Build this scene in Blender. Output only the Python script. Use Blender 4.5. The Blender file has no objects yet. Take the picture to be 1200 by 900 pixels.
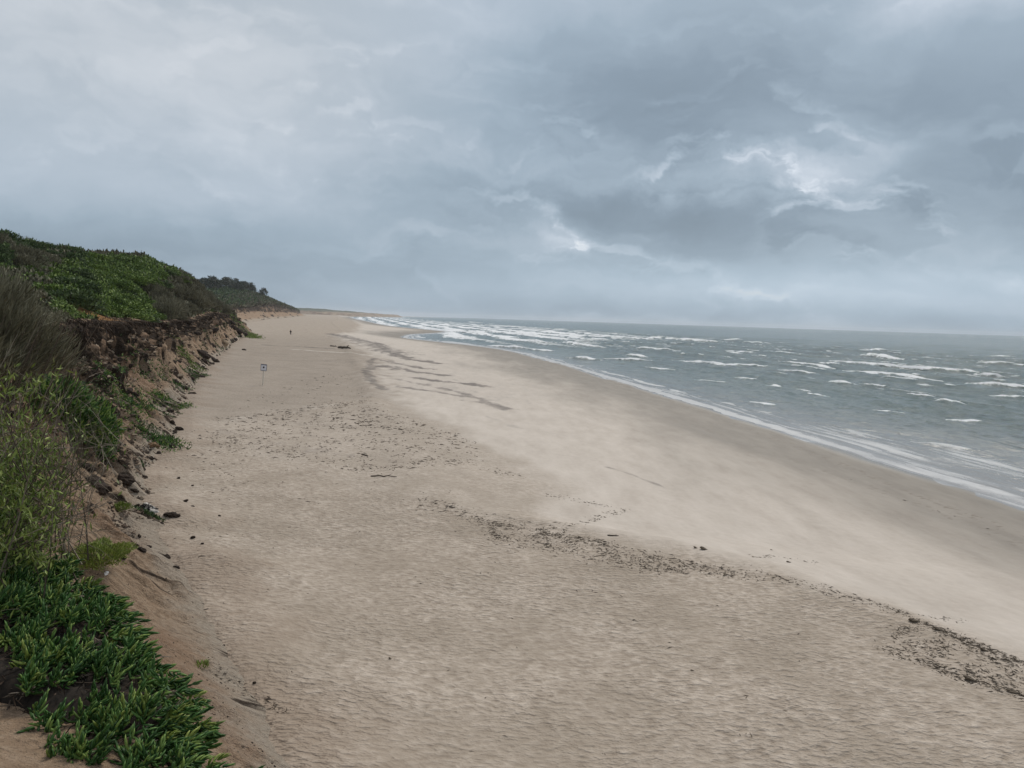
import bpy, math, random
import numpy as np
from mathutils import Matrix, Vector
rng = np.random.default_rng(7); random.seed(7)
S = bpy.context.scene; COL = S.collection
# ------------------------------------------------------------------ helpers
def vnoise(x, y, seed=0):
    """2D gradient noise, vectorised, about -1..1"""
    x = np.asarray(x, dtype=np.float64); y = np.asarray(y, dtype=np.float64)
    xi = np.floor(x).astype(np.int64); yi = np.floor(y).astype(np.int64)
    xf = x-xi; yf = y-yi
    def g(ix, iy):
        h = (ix*374761393 + iy*668265263 + seed*1442695041) & 0xffffffff
        h = ((h ^ (h >> 13))*1274126177) & 0xffffffff
        h = (h ^ (h >> 16)) & 0xffff
        return h*(2*math.pi/65536)
    def d(ix, iy, fx, fy):
        a = g(ix, iy); return np.cos(a)*fx+np.sin(a)*fy
    u = xf*xf*xf*(xf*(xf*6-15)+10); v = yf*yf*yf*(yf*(yf*6-15)+10)
    a = d(xi, yi, xf, yf); b = d(xi+1, yi, xf-1, yf); c = d(xi, yi+1, xf, yf-1); e = d(xi+1, yi+1, xf-1, yf-1)
    return ((a*(1-u)+b*u)*(1-v)+(c*(1-u)+e*u)*v)*1.5
def fbm(x, y, oct=4, seed=0, gain=.5):
    s = 0; a = 1; n = 0
    for i in range(oct):
        s = s+a*vnoise(x*2**i, y*2**i, seed+i*17); n += a; a *= gain
    return s/n*1.3
def sstep(a, b, x):
    t = np.clip((x-a)/(b-a), 0, 1); return t*t*(3-2*t)
def pchip(xs, ys, x):
    xs = np.asarray(xs, float); ys = np.asarray(ys, float); h = np.diff(xs); d = np.diff(ys)/h
    m = np.zeros_like(ys); m[0] = d[0]; m[-1] = d[-1]
    for i in range(1, len(xs)-1):
        if d[i-1]*d[i] > 0:
            w1 = 2*h[i]+h[i-1]; w2 = h[i]+2*h[i-1]; m[i] = (w1+w2)/(w1/d[i-1]+w2/d[i])
    x = np.clip(np.asarray(x, float), xs[0], xs[-1]); k = np.clip(np.searchsorted(xs, x)-1, 0, len(h)-1)
    t = (x-xs[k])/h[k]
    return ((2*t**3-3*t**2+1)*ys[k]+(t**3-2*t**2+t)*h[k]*m[k]+(-2*t**3+3*t**2)*ys[k+1]+(t**3-t**2)*h[k]*m[k+1])
def segdist(px, py, line):
    """distance of points to a polyline"""
    best = np.full(px.shape, 1e9)
    for (ax, ay), (bx, by) in zip(line[:-1], line[1:]):
        dx, dy = bx-ax, by-ay; L = dx*dx+dy*dy+1e-9
        t = np.clip(((px-ax)*dx+(py-ay)*dy)/L, 0, 1)
        best = np.minimum(best, (px-ax-t*dx)**2+(py-ay-t*dy)**2)
    return np.sqrt(best)
def inpoly(px, py, poly):
    c = np.zeros(px.shape, bool); n = len(poly)
    for i in range(n):
        x1, y1 = poly[i]; x2, y2 = poly[(i+1) % n]
        if y1 == y2: continue
        c ^= ((y1 > py) != (y2 > py)) & (px < (x2-x1)*(py-y1)/(y2-y1)+x1)
    return c
def link(name, mesh, parent=None, mat=None):
    o = bpy.data.objects.new(name, mesh); COL.objects.link(o)
    if parent: o.parent = parent
    if mat: mesh.materials.append(mat)
    return o
def mesh_from(name, V, Fc, smooth=False):
    """V (n,3); Fc (m,k) constant-size faces, or a list of such arrays"""
    me = bpy.data.meshes.new(name)
    if not isinstance(Fc, list): Fc = [Fc]
    Fc = [np.asarray(f) for f in Fc if len(f)]
    V = np.asarray(V, dtype=np.float32)
    me.vertices.add(len(V)); me.vertices.foreach_set('co', V.ravel())
    loops = np.concatenate([f.ravel() for f in Fc]); tot = np.concatenate([np.full(len(f), f.shape[1]) for f in Fc])
    me.loops.add(len(loops)); me.loops.foreach_set('vertex_index', loops.astype(np.int32))
    me.polygons.add(len(tot)); st = np.concatenate([[0], np.cumsum(tot)[:-1]])
    me.polygons.foreach_set('loop_start', st.astype(np.int32))
    me.update(calc_edges=True); me.validate()
    me.polygons.foreach_set('use_smooth', np.full(len(me.polygons), smooth))
    return me
def grid_mesh(name, X, Y, Z):
    n, m = X.shape; V = np.stack([X, Y, Z], -1).reshape(-1, 3)
    i = np.arange(n*m).reshape(n, m)
    F = np.stack([i[:-1, :-1], i[:-1, 1:], i[1:, 1:], i[1:, :-1]], -1).reshape(-1, 4)
    return mesh_from(name, V, F, True)
def attr(me, name, arr):
    a = me.attributes.new(name, 'FLOAT', 'POINT'); a.data.foreach_set('value', np.asarray(arr, dtype=np.float32).ravel())
def tag(o, label=None, cat=None, group=None, kind=None):
    if label: o['label'] = label
    if cat: o['category'] = cat
    if group: o['group'] = group
    if kind: o['kind'] = kind
    return o
# ------------------------------------------------------------------ node helpers
class NT:
    def __init__(s, tree): s.t = tree; s.n = tree.nodes; s.l = tree.links; s.n.clear()
    def N(s, typ, ins=None, **kw):
        n = s.n.new(typ)
        for k, v in kw.items(): setattr(n, k, v)
        for k, v in (ins or {}).items():
            if hasattr(v, 'is_output') or isinstance(v, bpy.types.NodeSocket): s.l.new(v, n.inputs[k])
            else: n.inputs[k].default_value = v
        return n
    def M(s, op, a, b=0.0, c=0.0, clamp=False):
        n = s.N('ShaderNodeMath', {0: a, 1: b, 2: c}, operation=op); n.use_clamp = clamp; return n.outputs[0]
    def V(s, op, a, b=None, c=None, sc=None):
        ins = {0: a}
        if b is not None: ins[1] = b
        if c is not None: ins[2] = c
        if sc is not None: ins['Scale'] = sc
        n = s.N('ShaderNodeVectorMath', ins, operation=op)
        return n.outputs['Value'] if op in ('DOT_PRODUCT', 'LENGTH', 'DISTANCE') else n.outputs[0]
    def noise(s, vec, scale, detail=3, rough=.5, dist=0, dim='3D', col=False):
        n = s.N('ShaderNodeTexNoise', {'Vector': vec, 'Scale': scale, 'Detail': detail, 'Roughness': rough, 'Distortion': dist}, noise_dimensions=dim)
        return n.outputs['Color' if col else 'Fac']
    def voro(s, vec, scale, feat='F1', out='Distance', rnd=1):
        return s.N('ShaderNodeTexVoronoi', {'Vector': vec, 'Scale': scale, 'Randomness': rnd}, feature=feat).outputs[out]
    def A(s, name, out='Fac'): return s.N('ShaderNodeAttribute', attribute_name=name).outputs[out]
    def ramp(s, f, stops, interp='LINEAR'):
        n = s.N('ShaderNodeValToRGB', {0: f}); r = n.color_ramp; r.interpolation = interp
        while len(r.elements) < len(stops): r.elements.new(.5)
        for e, (p, c) in zip(r.elements, stops):
            e.position = p; e.color = (*c, 1) if isinstance(c, tuple) else (c, c, c, 1)
        return n.outputs[0]
    def mix(s, f, a, b, mode='MIX'):
        n = s.n.new('ShaderNodeMix'); n.data_type = 'RGBA'; n.blend_type = mode; n.clamp_factor = True
        for k, v in ((0, f), (6, a), (7, b)):
            if isinstance(v, bpy.types.NodeSocket): s.l.new(v, n.inputs[k])
            elif isinstance(v, tuple): n.inputs[k].default_value = (*v, 1)
            else: n.inputs[k].default_value = v
        return n.outputs[2]
    def range(s, v, a, b, c=0.0, d=1.0, smooth=True):
        return s.N('ShaderNodeMapRange', {0: v, 1: a, 2: b, 3: c, 4: d}, interpolation_type='SMOOTHSTEP' if smooth else 'LINEAR').outputs[0]
    def bump(s, h, strength, dist, nrm=None):
        ins = {'Height': h, 'Strength': strength, 'Distance': dist}
        if nrm is not None: ins['Normal'] = nrm
        return s.N('ShaderNodeBump', ins).outputs[0]
def new_mat(name):
    m = bpy.data.materials.new(name); m.use_nodes = True; return m, NT(m.node_tree)
def finish(t, base, rough=.9, nrm=None, spec=.3, **kw):
    ins = {'Base Color': base if isinstance(base, bpy.types.NodeSocket) else (*base, 1), 'Roughness': rough, 'Specular IOR Level': spec}
    if nrm is not None: ins['Normal'] = nrm
    ins.update(kw)
    b = t.N('ShaderNodeBsdfPrincipled', ins); t.N('ShaderNodeOutputMaterial', {0: b.outputs[0]}); return b
# ------------------------------------------------------------------ camera
ZC = 10.3; F = 900.0
PITCH = math.atan(76.5/900); ROLL = math.atan(0.0325)
cam_d = bpy.data.cameras.new('camera'); cam = bpy.data.objects.new('camera', cam_d); COL.objects.link(cam)
cam_d.sensor_width = 36; cam_d.lens = 27.0; cam_d.clip_start = .1; cam_d.clip_end = 40000
# rotation: look +Y, pitched down, rolled
R = Matrix.Rotation(math.pi/2-PITCH, 4, 'X') @ Matrix.Rotation(ROLL, 4, 'Z')
cam.matrix_world = Matrix.Translation((0, 0, ZC)) @ R
S.camera = cam
RM = np.array(R.to_3x3())
def ray(u, v): return RM @ np.array([(u-600)/F, -(v-450)/F, -1.0])
def proj(P):
    """world -> pixel of the 1200x900 photograph, and depth"""
    q = (np.asarray(P)-np.array([0, 0, ZC])) @ RM
    d = -q[..., 2]; d = np.where(np.abs(d) < 1e-3, 1e-3, d)
    return 600+F*q[..., 0]/d, 450-F*q[..., 1]/d, d
def onz(u, v, z):
    r = ray(u, v); t = (z-ZC)/r[2]; return np.array([0, 0, ZC])+r*t
# ------------------------------------------------------------------ coast profile
#  y :   A(x,z)   B(x,z)   C(x,z)   D edge    E foot of steep part   F toe     (beach level 2.5)
ST = [
(-60, (-90,13), (-20, 10), (28, 9.4), (33, 9.0), (35.5, 5.5), (42, 2.5)),
(-20, (-90,13), (-25, 10), (9, 9.0), (12.5, 8.8), (14.5, 5.5), (20, 2.5)),
(0,   (-90,14), (-30, 10), (-2.4, 8.7), (.75, 8.65), (2.2, 5.6), (7, 2.5)),
(2.2, (-90,14), (-30, 10), (-3.2, 8.5), (-.45, 8.25), (1.2, 5.2), (5, 2.5)),
(4.4, (-90,14), (-30, 10), (-5, 8.1), (-2.0, 7.55), (-.4, 4.9), (3, 2.5)),
(7.3, (-90,14), (-30, 10.5), (-9, 8.4), (-4.9, 7.6), (-3.3, 4.8), (.4, 2.5)),
(14,  (-90,14), (-32, 11), (-14, 9.2), (-10.2, 8.2), (-8.6, 5.2), (-3.2, 2.5)),
(20,  (-90,14), (-36, 11), (-19, 9.6), (-14.6, 8.6), (-13.0, 5.5), (-7.0, 2.5)),
(27,  (-90,14), (-40, 11.5), (-22, 9.8), (-18.6, 8.9), (-17.1, 6.1), (-11.4, 2.5)),
(35,  (-90,14), (-43, 12), (-26, 10), (-22.2, 9.2), (-21.2, 5.8), (-16.0, 2.5)),
(45,  (-90,15), (-48, 12.5), (-31, 10.4), (-26.2, 9.4), (-24.8, 6.0), (-19.0, 2.5)),
(60,  (-100,18), (-57, 14.2), (-41, 10.8), (-32, 9.2), (-30.2, 6.2), (-25.0, 2.5)),
(77,  (-110,20), (-63, 16), (-47, 11.4), (-37.6, 8.9), (-36.0, 6.5), (-31.0, 2.5)),
(95,  (-115,21), (-66, 17.6), (-52, 12.2), (-44, 8.7), (-42.4, 6.4), (-37, 2.5)),
(120, (-125,15.5), (-70, 17.8), (-57.5, 14.4), (-51.5, 8.6), (-50, 6.3), (-45.5, 2.5)),
(145, (-135,16), (-73, 19.6), (-65, 17.4), (-59, 9.2), (-57.5, 6.3), (-53.5, 2.5)),
(170, (-150,17), (-82, 20.4), (-73.5, 17.4), (-67.5, 9.6), (-66, 6.5), (-61.5, 2.5)),
(205, (-165,18), (-96, 18.0), (-84, 14.8), (-77.5, 9.2), (-76, 6.3), (-71.5, 2.5)),
(245, (-190,19), (-115, 17.5), (-99, 11.5), (-89, 7.8), (-87, 5.8), (-82.5, 2.5)),
(262, (-200,19), (-125, 17), (-108, 11), (-97, 7.6), (-95, 5.5), (-89, 2.5)),
(285, (-210,24), (-145, 18), (-130, 13), (-124, 9), (-121, 6), (-115, 2.5)),
(360, (-250,20), (-180, 16), (-160, 13), (-150, 10), (-147, 6), (-138, 2.5)),
(500, (-330,24), (-230, 20), (-200, 16), (-184, 12), (-181, 8), (-170, 2.5)),
(640, (-380,26), (-262, 24), (-238, 20), (-222, 14), (-218, 9), (-206, 2.5)),
(900, (-460,34), (-335, 33), (-302, 28), (-284, 19), (-280, 9), (-266, 2.5)),
(1150,(-560,32), (-400, 29), (-360, 24), (-340, 16), (-336, 9), (-322, 2.5)),
(1400,(-640,26), (-470, 23), (-420, 20), (-398, 13), (-394, 7), (-380, 2.5)),
(1800,(-760,14), (-590, 12), (-530, 10), (-505, 8), (-500, 5), (-488, 2.5)),
(2600,(-1000,12), (-850, 11), (-760, 9), (-735, 7), (-730, 5), (-715, 2.5)),
(4200,(-1500,12), (-1300, 11), (-1190, 9), (-1165, 7), (-1160, 5), (-1140, 2.5)),
]
sy = np.array([s[0] for s in ST], float)
# berm line (where the pale beach face begins) and water line, as world points
GP = [(-60, 55), (-20, 34), (5, 21), (13, 15.5), (20, 12.3), (27.7, 6.2), (31.6, -1.2), (45, -5), (60, -9.5), (100, -18.5), (150, -31), (257, -55), (400, -90), (640, -150), (900, -205), (1400, -320), (2600, -590), (4200, -960)]
HP = [(-60, 60), (-20, 45), (20, 36), (47, 31), (75, 27), (103, 23), (150, 16), (200, 8), (241, 0), (280, -14), (310, -30), (357, -51), (420, -56), (470, -49), (515, -46), (580, -66), (700, -112), (843, -150), (1000, -187), (1500, -310), (2300, -480), (3000, -560), (4200, -800)]
def Gx(y): return pchip([p[0] for p in GP], [p[1] for p in GP], y)
def Hx(y): return pchip([p[0] for p in HP], [p[1] for p in HP], y)
def stn(y):
    """profile points at rows y -> X (n,6), Z (n,6)"""
    X = np.stack([pchip(sy, [s[k+1][0] for s in ST], y) for k in range(6)], -1)
    Z = np.stack([pchip(sy, [s[k+1][1] for s in ST], y) for k in range(6)], -1)
    return X, Z
def beach_z(x, y):
    h = Hx(y); g = Gx(y); g = np.minimum(g, h-4)
    t = (x-g)/(h-g)
    face = 2.35*(1-np.clip(t, 0, None))
    off = -np.clip(x-h, 0, None)*.07
    z = np.where(t < 0, 2.35+.15*sstep(0, 1.2, -t*1.0)*1.0, np.where(t < 1, 2.35*(1-t)**1.15*1.0, np.maximum(off, -4)))
    # low berm scarp where the pale sand starts
    z = z+.13*np.exp(-((x-g+.8)/1.1)**2)*np.where(y > 60, 1.6, .5)
    z = z+.10*fbm(x/9, y/14, 3, 5)*sstep(0, 8, h-x)+.05*fbm(x/2.5, y/7, 2, 8)*sstep(-3, 3, h-x)
    z = z+.035*vnoise(y/3.1, x*.05, 31)*np.exp(-((x-h)/5)**2)
    return z
def onbeach(u, v):
    z = 2.4
    for _ in range(14):
        p = onz(u, v, z); z = .5*z+.5*float(beach_z(np.array([p[0]]), np.array([p[1]]))[0])
    return (p[0], p[1])
def onsea(u, v, z=.35):
    p = onz(u, v, z); return (p[0], p[1])
# ------------------------------------------------------------------ land mesh (bluff, cliff face, slope)
def geo(a, b, r):
    n = int(math.log(b/a)/math.log(r))+1; return a*(b/a)**(np.arange(n+1)/n)
ly = np.concatenate([np.linspace(-60, 1.5, 70)[:-1], np.linspace(1.5, 12, 230)[:-1], geo(12, 330, 1.0035)[:-1], geo(330, 4200, 1.009)])
LX, LZ = stn(ly)
NS = [22, 50, 60, 70, 80]   # columns per span A-B, B-C, C-D, D-E, E-F
cols = []; tt = []
for k, n in enumerate(NS):
    t = np.arange(n)/n
    cols += [k+v for v in t]
cols.append(5.0); cols = np.array(cols)
kk = np.clip(cols.astype(int), 0, 4); ft = cols-kk
GXl = LX[:, kk]*(1-ft)+LX[:, kk+1]*ft
# heights: hill smooth (cosine blend), steep part linear, slope concave
fz = ft.copy(); fz[kk == 4] = 1-(1-ft[kk == 4])**1.75
GZl = LZ[:, kk]*(1-fz)+LZ[:, kk+1]*fz
GYl = np.repeat(ly[:, None], len(cols), 1)
# smooth the inland part across columns
w = np.array([1, 2, 3, 4, 3, 2, 1.]); w /= w.sum()
ni = NS[0]+NS[1]+NS[2]-2
for _ in range(3):
    pad = np.pad(GZl, ((0, 0), (3, 3)), 'edge'); sm = sum(w[i]*pad[:, i:i+GZl.shape[1]] for i in range(7))
    GZl[:, :ni] = sm[:, :ni]
sarc = ly*1.07
SA = np.repeat(sarc[:, None], len(cols), 1)
near = sstep(10, 40, GYl)
C = np.repeat(cols[None, :], len(ly), 0)
# hill relief
hill = sstep(3.0, 2.4, C)
GZl = GZl+hill*(.9*fbm(GXl/14, GYl/14, 3, 3)*near+.18*fbm(GXl/2.5, GYl/2.5, 2, 4))
GZl = GZl+sstep(3.15, 2.6, C)*1.9*np.exp(-((GXl+38.5)/5)**2-((GYl-69)/6.5)**2)
# erosion of the face: runnels down the slope, ledges, lumps
dsl = np.clip(C-3, 0, 2)                      # 0 edge .. 1 foot .. 2 toe
far = 1+2.2*sstep(300, 700, GYl)
mf = sstep(2.96, 3.1, C)*sstep(5.0, 4.55, C)
run = 1-np.abs(vnoise(SA/(1.7*far)+.25*dsl+.6*vnoise(SA/6, dsl*1.2, 61), dsl*.55, 21))*2
run2 = 1-np.abs(vnoise(SA/(.62*far), dsl*1.1+.2*vnoise(SA, dsl, 5), 22))*2
blk = fbm(SA/(.9*far), dsl*3.2+GZl*.15, 4, 23)
big = fbm(SA/(7.5*far), dsl*.4, 3, 24)
steep = sstep(2.97, 3.12, C)*sstep(4.25, 3.9, C)
tal = sstep(3.8, 4.1, C)*sstep(4.97, 4.35, C)
sc = .36+.64*sstep(14, 30, GYl)
GXl = GXl+sc*far**.6*(mf*(big*1.5)+steep*(.75*run+.38*run2+.6*blk)+tal*(.28*run+.15*run2+.32*blk))
# edge line wanders
GXl = GXl+np.exp(-((C-3)/.35)**2)*(.9*vnoise(SA/4.2, 0*SA, 40)+.4*vnoise(SA/1.3, 0*SA, 41))*sc*far
lump = np.clip(vnoise(SA/(.42*far), dsl*9, 26)-.25, 0, 1)*sstep(.1, .5, vnoise(SA/2.6, dsl*1.2, 27)+.25)
GZl = GZl+sc*tal*(.50*blk+.28*run+.15*run2+.75*lump)+steep*(.35*blk)*sc
fine = fbm(SA/.33, dsl*7, 3, 29); GZl = GZl+.16*sc*fine*tal*sstep(14, 26, GYl); GXl = GXl+.16*sc*steep*fine
ledge = np.clip(fbm(SA/2.2, dsl*2.2, 3, 28), 0, 1)
GZl = GZl+sc*tal*.5*ledge
GZl[:, -1] -= .45; GZl[:, -9:-1] -= np.linspace(.0, .30, 8)
land_me = grid_mesh('dune_bluff', GXl, GYl, GZl)
soil = sstep(.02, .42, .08+.75*fbm(SA/(1.5*far)+.3*dsl, dsl*1.15, 4, 51)+.6*fbm(SA/(.5*far), dsl*2.4, 3, 52)+.42*np.exp(-((dsl-.05)/.28)**2)*steep-.22*tal+.02)
soil = np.clip(soil+.85*lump, 0, 1)*sstep(4.97, 4.7, C)*sstep(2.8, 3.0, C)
soil = np.clip(soil+.5*steep*sstep(26, 36, GYl)*sstep(-.5, .3, run), 0, 1); soil *= np.where((GYl < 30), .55+.25*sstep(14, 28, GYl), 1)
rust = sstep(.0, .5, fbm(SA/3.5, dsl*.9, 3, 53)+.25*steep)*sstep(2.9, 3, C)*sstep(5.0, 4.4, C)
uo, vo, do = proj(np.stack([GXl, GYl, GZl], -1))
orange = 1.2*np.exp(-(((GXl+33.0)/3.0)**2+((GYl-57.5)/7.5)**2))*sstep(3.2, 2.9, C)
litter = sstep(3.02, 2.9, C)
attr(land_me, 'soil', soil); attr(land_me, 'rust', rust); attr(land_me, 'orange', sstep(.25, .6, orange+.25*fbm(GXl/1.2, GYl/1.2, 3, 9)*(orange > .05)))
litter = litter*np.where((GYl < 12), sstep(-.2, .3, fbm(GXl/1.1, GYl/1.1, 3, 77)-.55*sstep(-4.5, -2.3, GXl)), 1)
attr(land_me, 'litter', litter); attr(land_me, 'toe', sstep(4.2, 4.95, C)); attr(land_me, 'sarc', SA); attr(land_me, 'dsl', dsl)
m, t = new_mat('bluff_soil')
P = t.N('ShaderNodeNewGeometry').outputs['Position']
n1 = t.noise(P, 1.3, 5, .6); n2 = t.noise(P, 7, 5, .65); n3 = t.noise(P, 30, 3, .6)
sd = t.N('ShaderNodeCombineXYZ', {0: t.M('MULTIPLY', t.A('sarc'), 2.4), 1: t.M('MULTIPLY', t.A('dsl'), 2.2), 2: 0.0}).outputs[0]
st = t.noise(sd, 1.6, 5, .65)
tan = t.ramp(n2, [(.25, (.185, .128, .084)), (.5, (.29, .208, .140)), (.75, (.385, .295, .212))])
tan = t.mix(t.M('MULTIPLY', t.A('rust'), .42), tan, (.20, .115, .070))
toec = t.ramp(n2, [(.3, (.285, .235, .182)), (.7, (.39, .335, .27))])
tan = t.mix(t.range(t.M('ADD', t.A('toe'), t.M('MULTIPLY', t.M('SUBTRACT', n1, .5), .8)), .25, .8), tan, toec)
darkc = t.ramp(n2, [(.3, (.020, .015, .011)), (.6, (.055, .038, .026)), (.8, (.10, .07, .045))])
f = t.M('ADD', t.A('soil'), t.M('MULTIPLY', t.M('SUBTRACT', st, .5), 1.3))
c = t.mix(t.range(f, .38, .62), tan, darkc)
org = t.ramp(n2, [(.3, (.17, .085, .030)), (.7, (.30, .16, .06))])
c = t.mix(t.range(t.M('ADD', t.A('litter'), t.M('MULTIPLY', t.M('SUBTRACT', n2, .5), .7)), .4, .6), c, t.ramp(n2, [(.3, (.022, .022, .010)), (.7, (.07, .06, .03))]))
c = t.mix(t.A('orange'), c, org)
h = t.M('ADD', t.M('MULTIPLY', n2, .6), t.M('ADD', t.M('MULTIPLY', n3, .25), t.M('MULTIPLY', st, .6)))
finish(t, c, .95, t.bump(h, 1.0, .24), .15)
land_me.materials.append(m)
land = link('dune_bluff', land_me); tag(land, kind='structure')
LAND = np.stack([GXl, GYl, GZl], -1)
# ------------------------------------------------------------------ beach mesh
by = np.concatenate([np.linspace(-60, 8, 60)[:-1], geo(8, 120, 1.0042)[:-1], geo(120, 700, 1.006)[:-1], geo(700, 4200, 1.012)])
BF = stn(by)[0][:, 5]; BG = Gx(by); BH = Hx(by)
nb = [170, 230, 30]
cb = []
for r, (a, b, c_) in enumerate(zip(BF, BG, BH)):
    b = min(b, c_-4); a = min(a-4, b-6)
    cb.append(np.concatenate([np.linspace(a-2, b, nb[0])[:-1], np.linspace(b, c_, nb[1])[:-1], np.linspace(c_, c_+70, nb[2])]))
BX = np.array(cb); BY = np.repeat(by[:, None], BX.shape[1], 1)
BFm = np.repeat(BF[:, None], BX.shape[1], 1)
BZ = beach_z(BX, BY)
BZ = BZ+.055*(np.abs(vnoise(BY/9, BX*.03, 131))-.3)*np.exp(-((BX-np.repeat(BH[:, None], BX.shape[1], 1))/7)**2)
# gentle hand-sized relief near the camera
BZ = BZ+.02*fbm(BX/.55, BY/.55, 2, 12)*sstep(60, 25, BY)*sstep(-2, 6, BX-BFm)
# sand blown up against the slope foot
BZ = BZ+.5*np.exp(-np.clip(BX-BFm, 0, None)/2.0)*.8*(1+.5*fbm(BY/3, BX/6, 2, 70))-1.4*sstep(1.0, 4.5, BFm-BX)
beach_me = grid_mesh('beach', BX, BY, BZ)
dH = np.repeat(BH[:, None], BX.shape[1], 1)-BX
wn = fbm(BX/7, BY/26, 3, 15)
wet = sstep(23, 3.5, dH*np.clip(100/np.maximum(BY, 1), .75, 1.0)+5*wn)
shine = sstep(2.0, 0.2, dH+1.2*wn)
# pale upper face: boundary read along the wrack line
PG = [onbeach(*p) for p in [(1330, 830), (1200, 778), (1133, 748), (1057, 716), (967, 691), (880, 666), (800, 648), (690, 630), (610, 612), (555, 598), (490, 583), (400, 560), (330, 540), (285, 521), (250, 500), (330, 483), (400, 474), (440, 468), (447, 455), (432, 440), (438, 420), (405, 402), (385, 392)]]
PG = [(60, -60), (30, 0)]+PG+[(-70, 330), (-120, 600), (-300, 1400), (-700, 3000), (900, 3000), (900, -60)]
pale = inpoly(BX, BY, PG).astype(float)
dpg = segdist(BX, BY, PG[:-3])
sg = np.where(pale > 0, dpg, -dpg)+.9*fbm(BX/1.6, BY/3, 3, 33)*np.clip(BY/30, .5, 3)
mid = inpoly(BX, BY, [onbeach(*p) for p in [(240, 500), (330, 483), (400, 470), (470, 470), (560, 520), (620, 560), (640, 590), (640, 620), (560, 600), (490, 585), (400, 565), (285, 523)]]).astype(float); mpl = [onbeach(*p) for p in [(240, 500), (330, 483), (400, 470), (470, 470), (560, 520), (620, 560), (640, 590), (640, 620), (560, 600), (490, 585), (400, 565), (285, 523), (240, 500)]]; mid = sstep(-2.2, 2.2, np.where(mid > 0, 1, -1)*segdist(BX, BY, mpl)+2.2*fbm(BX/3, BY/6, 4, 34))
pal = sstep(-1.2, 2.4, sg/np.clip(BY/30, .7, 1.8)+1.0*fbm(BX/5, BY/9, 4, 35)*sstep(28, 40, BY))*(1-.6*mid*(pale > 0))
ST_ = [([(387,391),(415,397.5),(440,402),(452,411),(477,420),(505,425)],1.6,1.0),([(400,393),(440,406),(465,413)],3.0,.8),([(447,422),(470,427),(497,432)],1.1,.9),([(450,429),(480,435),(515,439)],1.3,1.0),
 ([(495,444),(520,447),(545,449.5),(562,452)],1.1,1.0),([(465,444),(480,447),(515,455),(540,460),(590,479)],.6,.75),([(472,454),(540,464),(558,466)],.6,.8),([(551,470),(575,474),(599,479)],.5,.8),
 ([(560,483),(600,500),(660,510)],.45,.45),([(617,527),(700,540)],.2,.6),([(710,547),(745,558),(783,573)],.22,.7),([(305,404),(350,406),(405,409)],.8,.9),([(438,420),(431,436),(433,444),(447,456)],.55,.8),([(432,424),(427,438)],.5,.6),
 ([(447,440),(480,441)],.8,.6),([(520,452),(575,462)],.5,.5),([(600,470),(680,486),(760,506),(840,524)],1.2,.35),([(690,470),(790,496),(860,520)],2.0,.45),([(560,440),(640,462)],1.0,.4),
 ([(470,412),(520,421),(570,434)],1.5,.45),([(250,380),(340,384),(420,384)],4.,.3),([(420,384),(470,388),(520,391)],8.,.45),([(860,550),(960,582),(1100,626)],.9,.22),([(900,640),(1000,668),(1120,706)],.25,.2),
 ([(330,462),(360,464)],.25,.5),([(350,440),(365,441)],.3,.5),([(205,478),(235,482)],.2,.6),([(255,500),(300,495),(330,487)],.35,.35),([(600,580),(680,588),(740,600)],.1,.45)]
streak = np.zeros_like(BX); BYm = lambda p: np.mean([q[1] for q in p]) < 475 and np.mean([q[0] for q in p]) > 434
ST_ += [([(260,506),(320,520),(400,532),(480,540)],.9,.45),([(300,492),(400,500),(500,512)],.7,.4),([(340,510),(440,515),(540,525)],.5,.4),([(560,610),(640,632),(760,655),(860,668)],.25,.45),([(1050,735),(1110,755),(1200,790)],.15,.4),([(400,396),(440,408),(480,424),(520,440),(560,455)],7.0,.42),([(450,425),(500,445),(560,462)],5.0,.45)]
nz = fbm(BX/2.2, BY/5, 4, 44); nz2 = fbm(BX/.8, BY/2, 3, 45)
for pts, w_, a_ in ST_:
    L = [onbeach(*p) for p in pts]
    k_ = 1.9 if BYm(pts) else 1.2
    d_ = segdist(BX, BY, L)+w_*k_*(1.1*nz+.5*nz2)
    streak = np.maximum(streak, .85*a_*sstep(w_*1.7*k_, w_*.1, d_))
paleline = sstep(1.2, .3, segdist(BX, BY, [onbeach(*p) for p in [(345, 409.5), (405, 413), (440, 417)]])+.3*nz)
trk = segdist(BX, BY, [onbeach(*p) for p in [(1330, 662), (1200, 628), (1130, 602), (1050, 570), (960, 533), (870, 500), (780, 468), (700, 442), (640, 424)]])
trk2 = segdist(BX, BY, [onbeach(*p) for p in [(1200, 640), (1100, 600), (1000, 563), (900, 530), (820, 500)]])
sh = sstep(-4.5, 3, BFm-BX+2*fbm(BX/3, BY/3, 3, 66))      # brownish spill from the slope
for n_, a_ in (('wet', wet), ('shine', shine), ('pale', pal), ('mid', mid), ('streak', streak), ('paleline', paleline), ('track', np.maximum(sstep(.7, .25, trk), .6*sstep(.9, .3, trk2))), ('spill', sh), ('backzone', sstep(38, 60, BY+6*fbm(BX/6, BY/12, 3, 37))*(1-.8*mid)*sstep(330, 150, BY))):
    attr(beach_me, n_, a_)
m, t = new_mat('beach_sand')
P = t.N('ShaderNodeNewGeometry').outputs['Position']
Pst = t.V('MULTIPLY', P, (.60, 1.0, 1.0))
rot = t.N('ShaderNodeMapping', {'Vector': P, 'Rotation': (0, 0, math.radians(-12)), 'Scale': (1, .28, 1)}).outputs[0]
n1 = t.noise(P, .35, 4, .6); n2 = t.noise(P, 3.2, 5, .62); n3 = t.noise(P, 60, 3, .7); stn_ = t.noise(rot, .8, 5, .62)
dim = t.noise(t.V('ADD', Pst, t.V('SCALE', t.noise(P, 3, 2, col=True), sc=.10)), 8.0, 2, .5)
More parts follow.
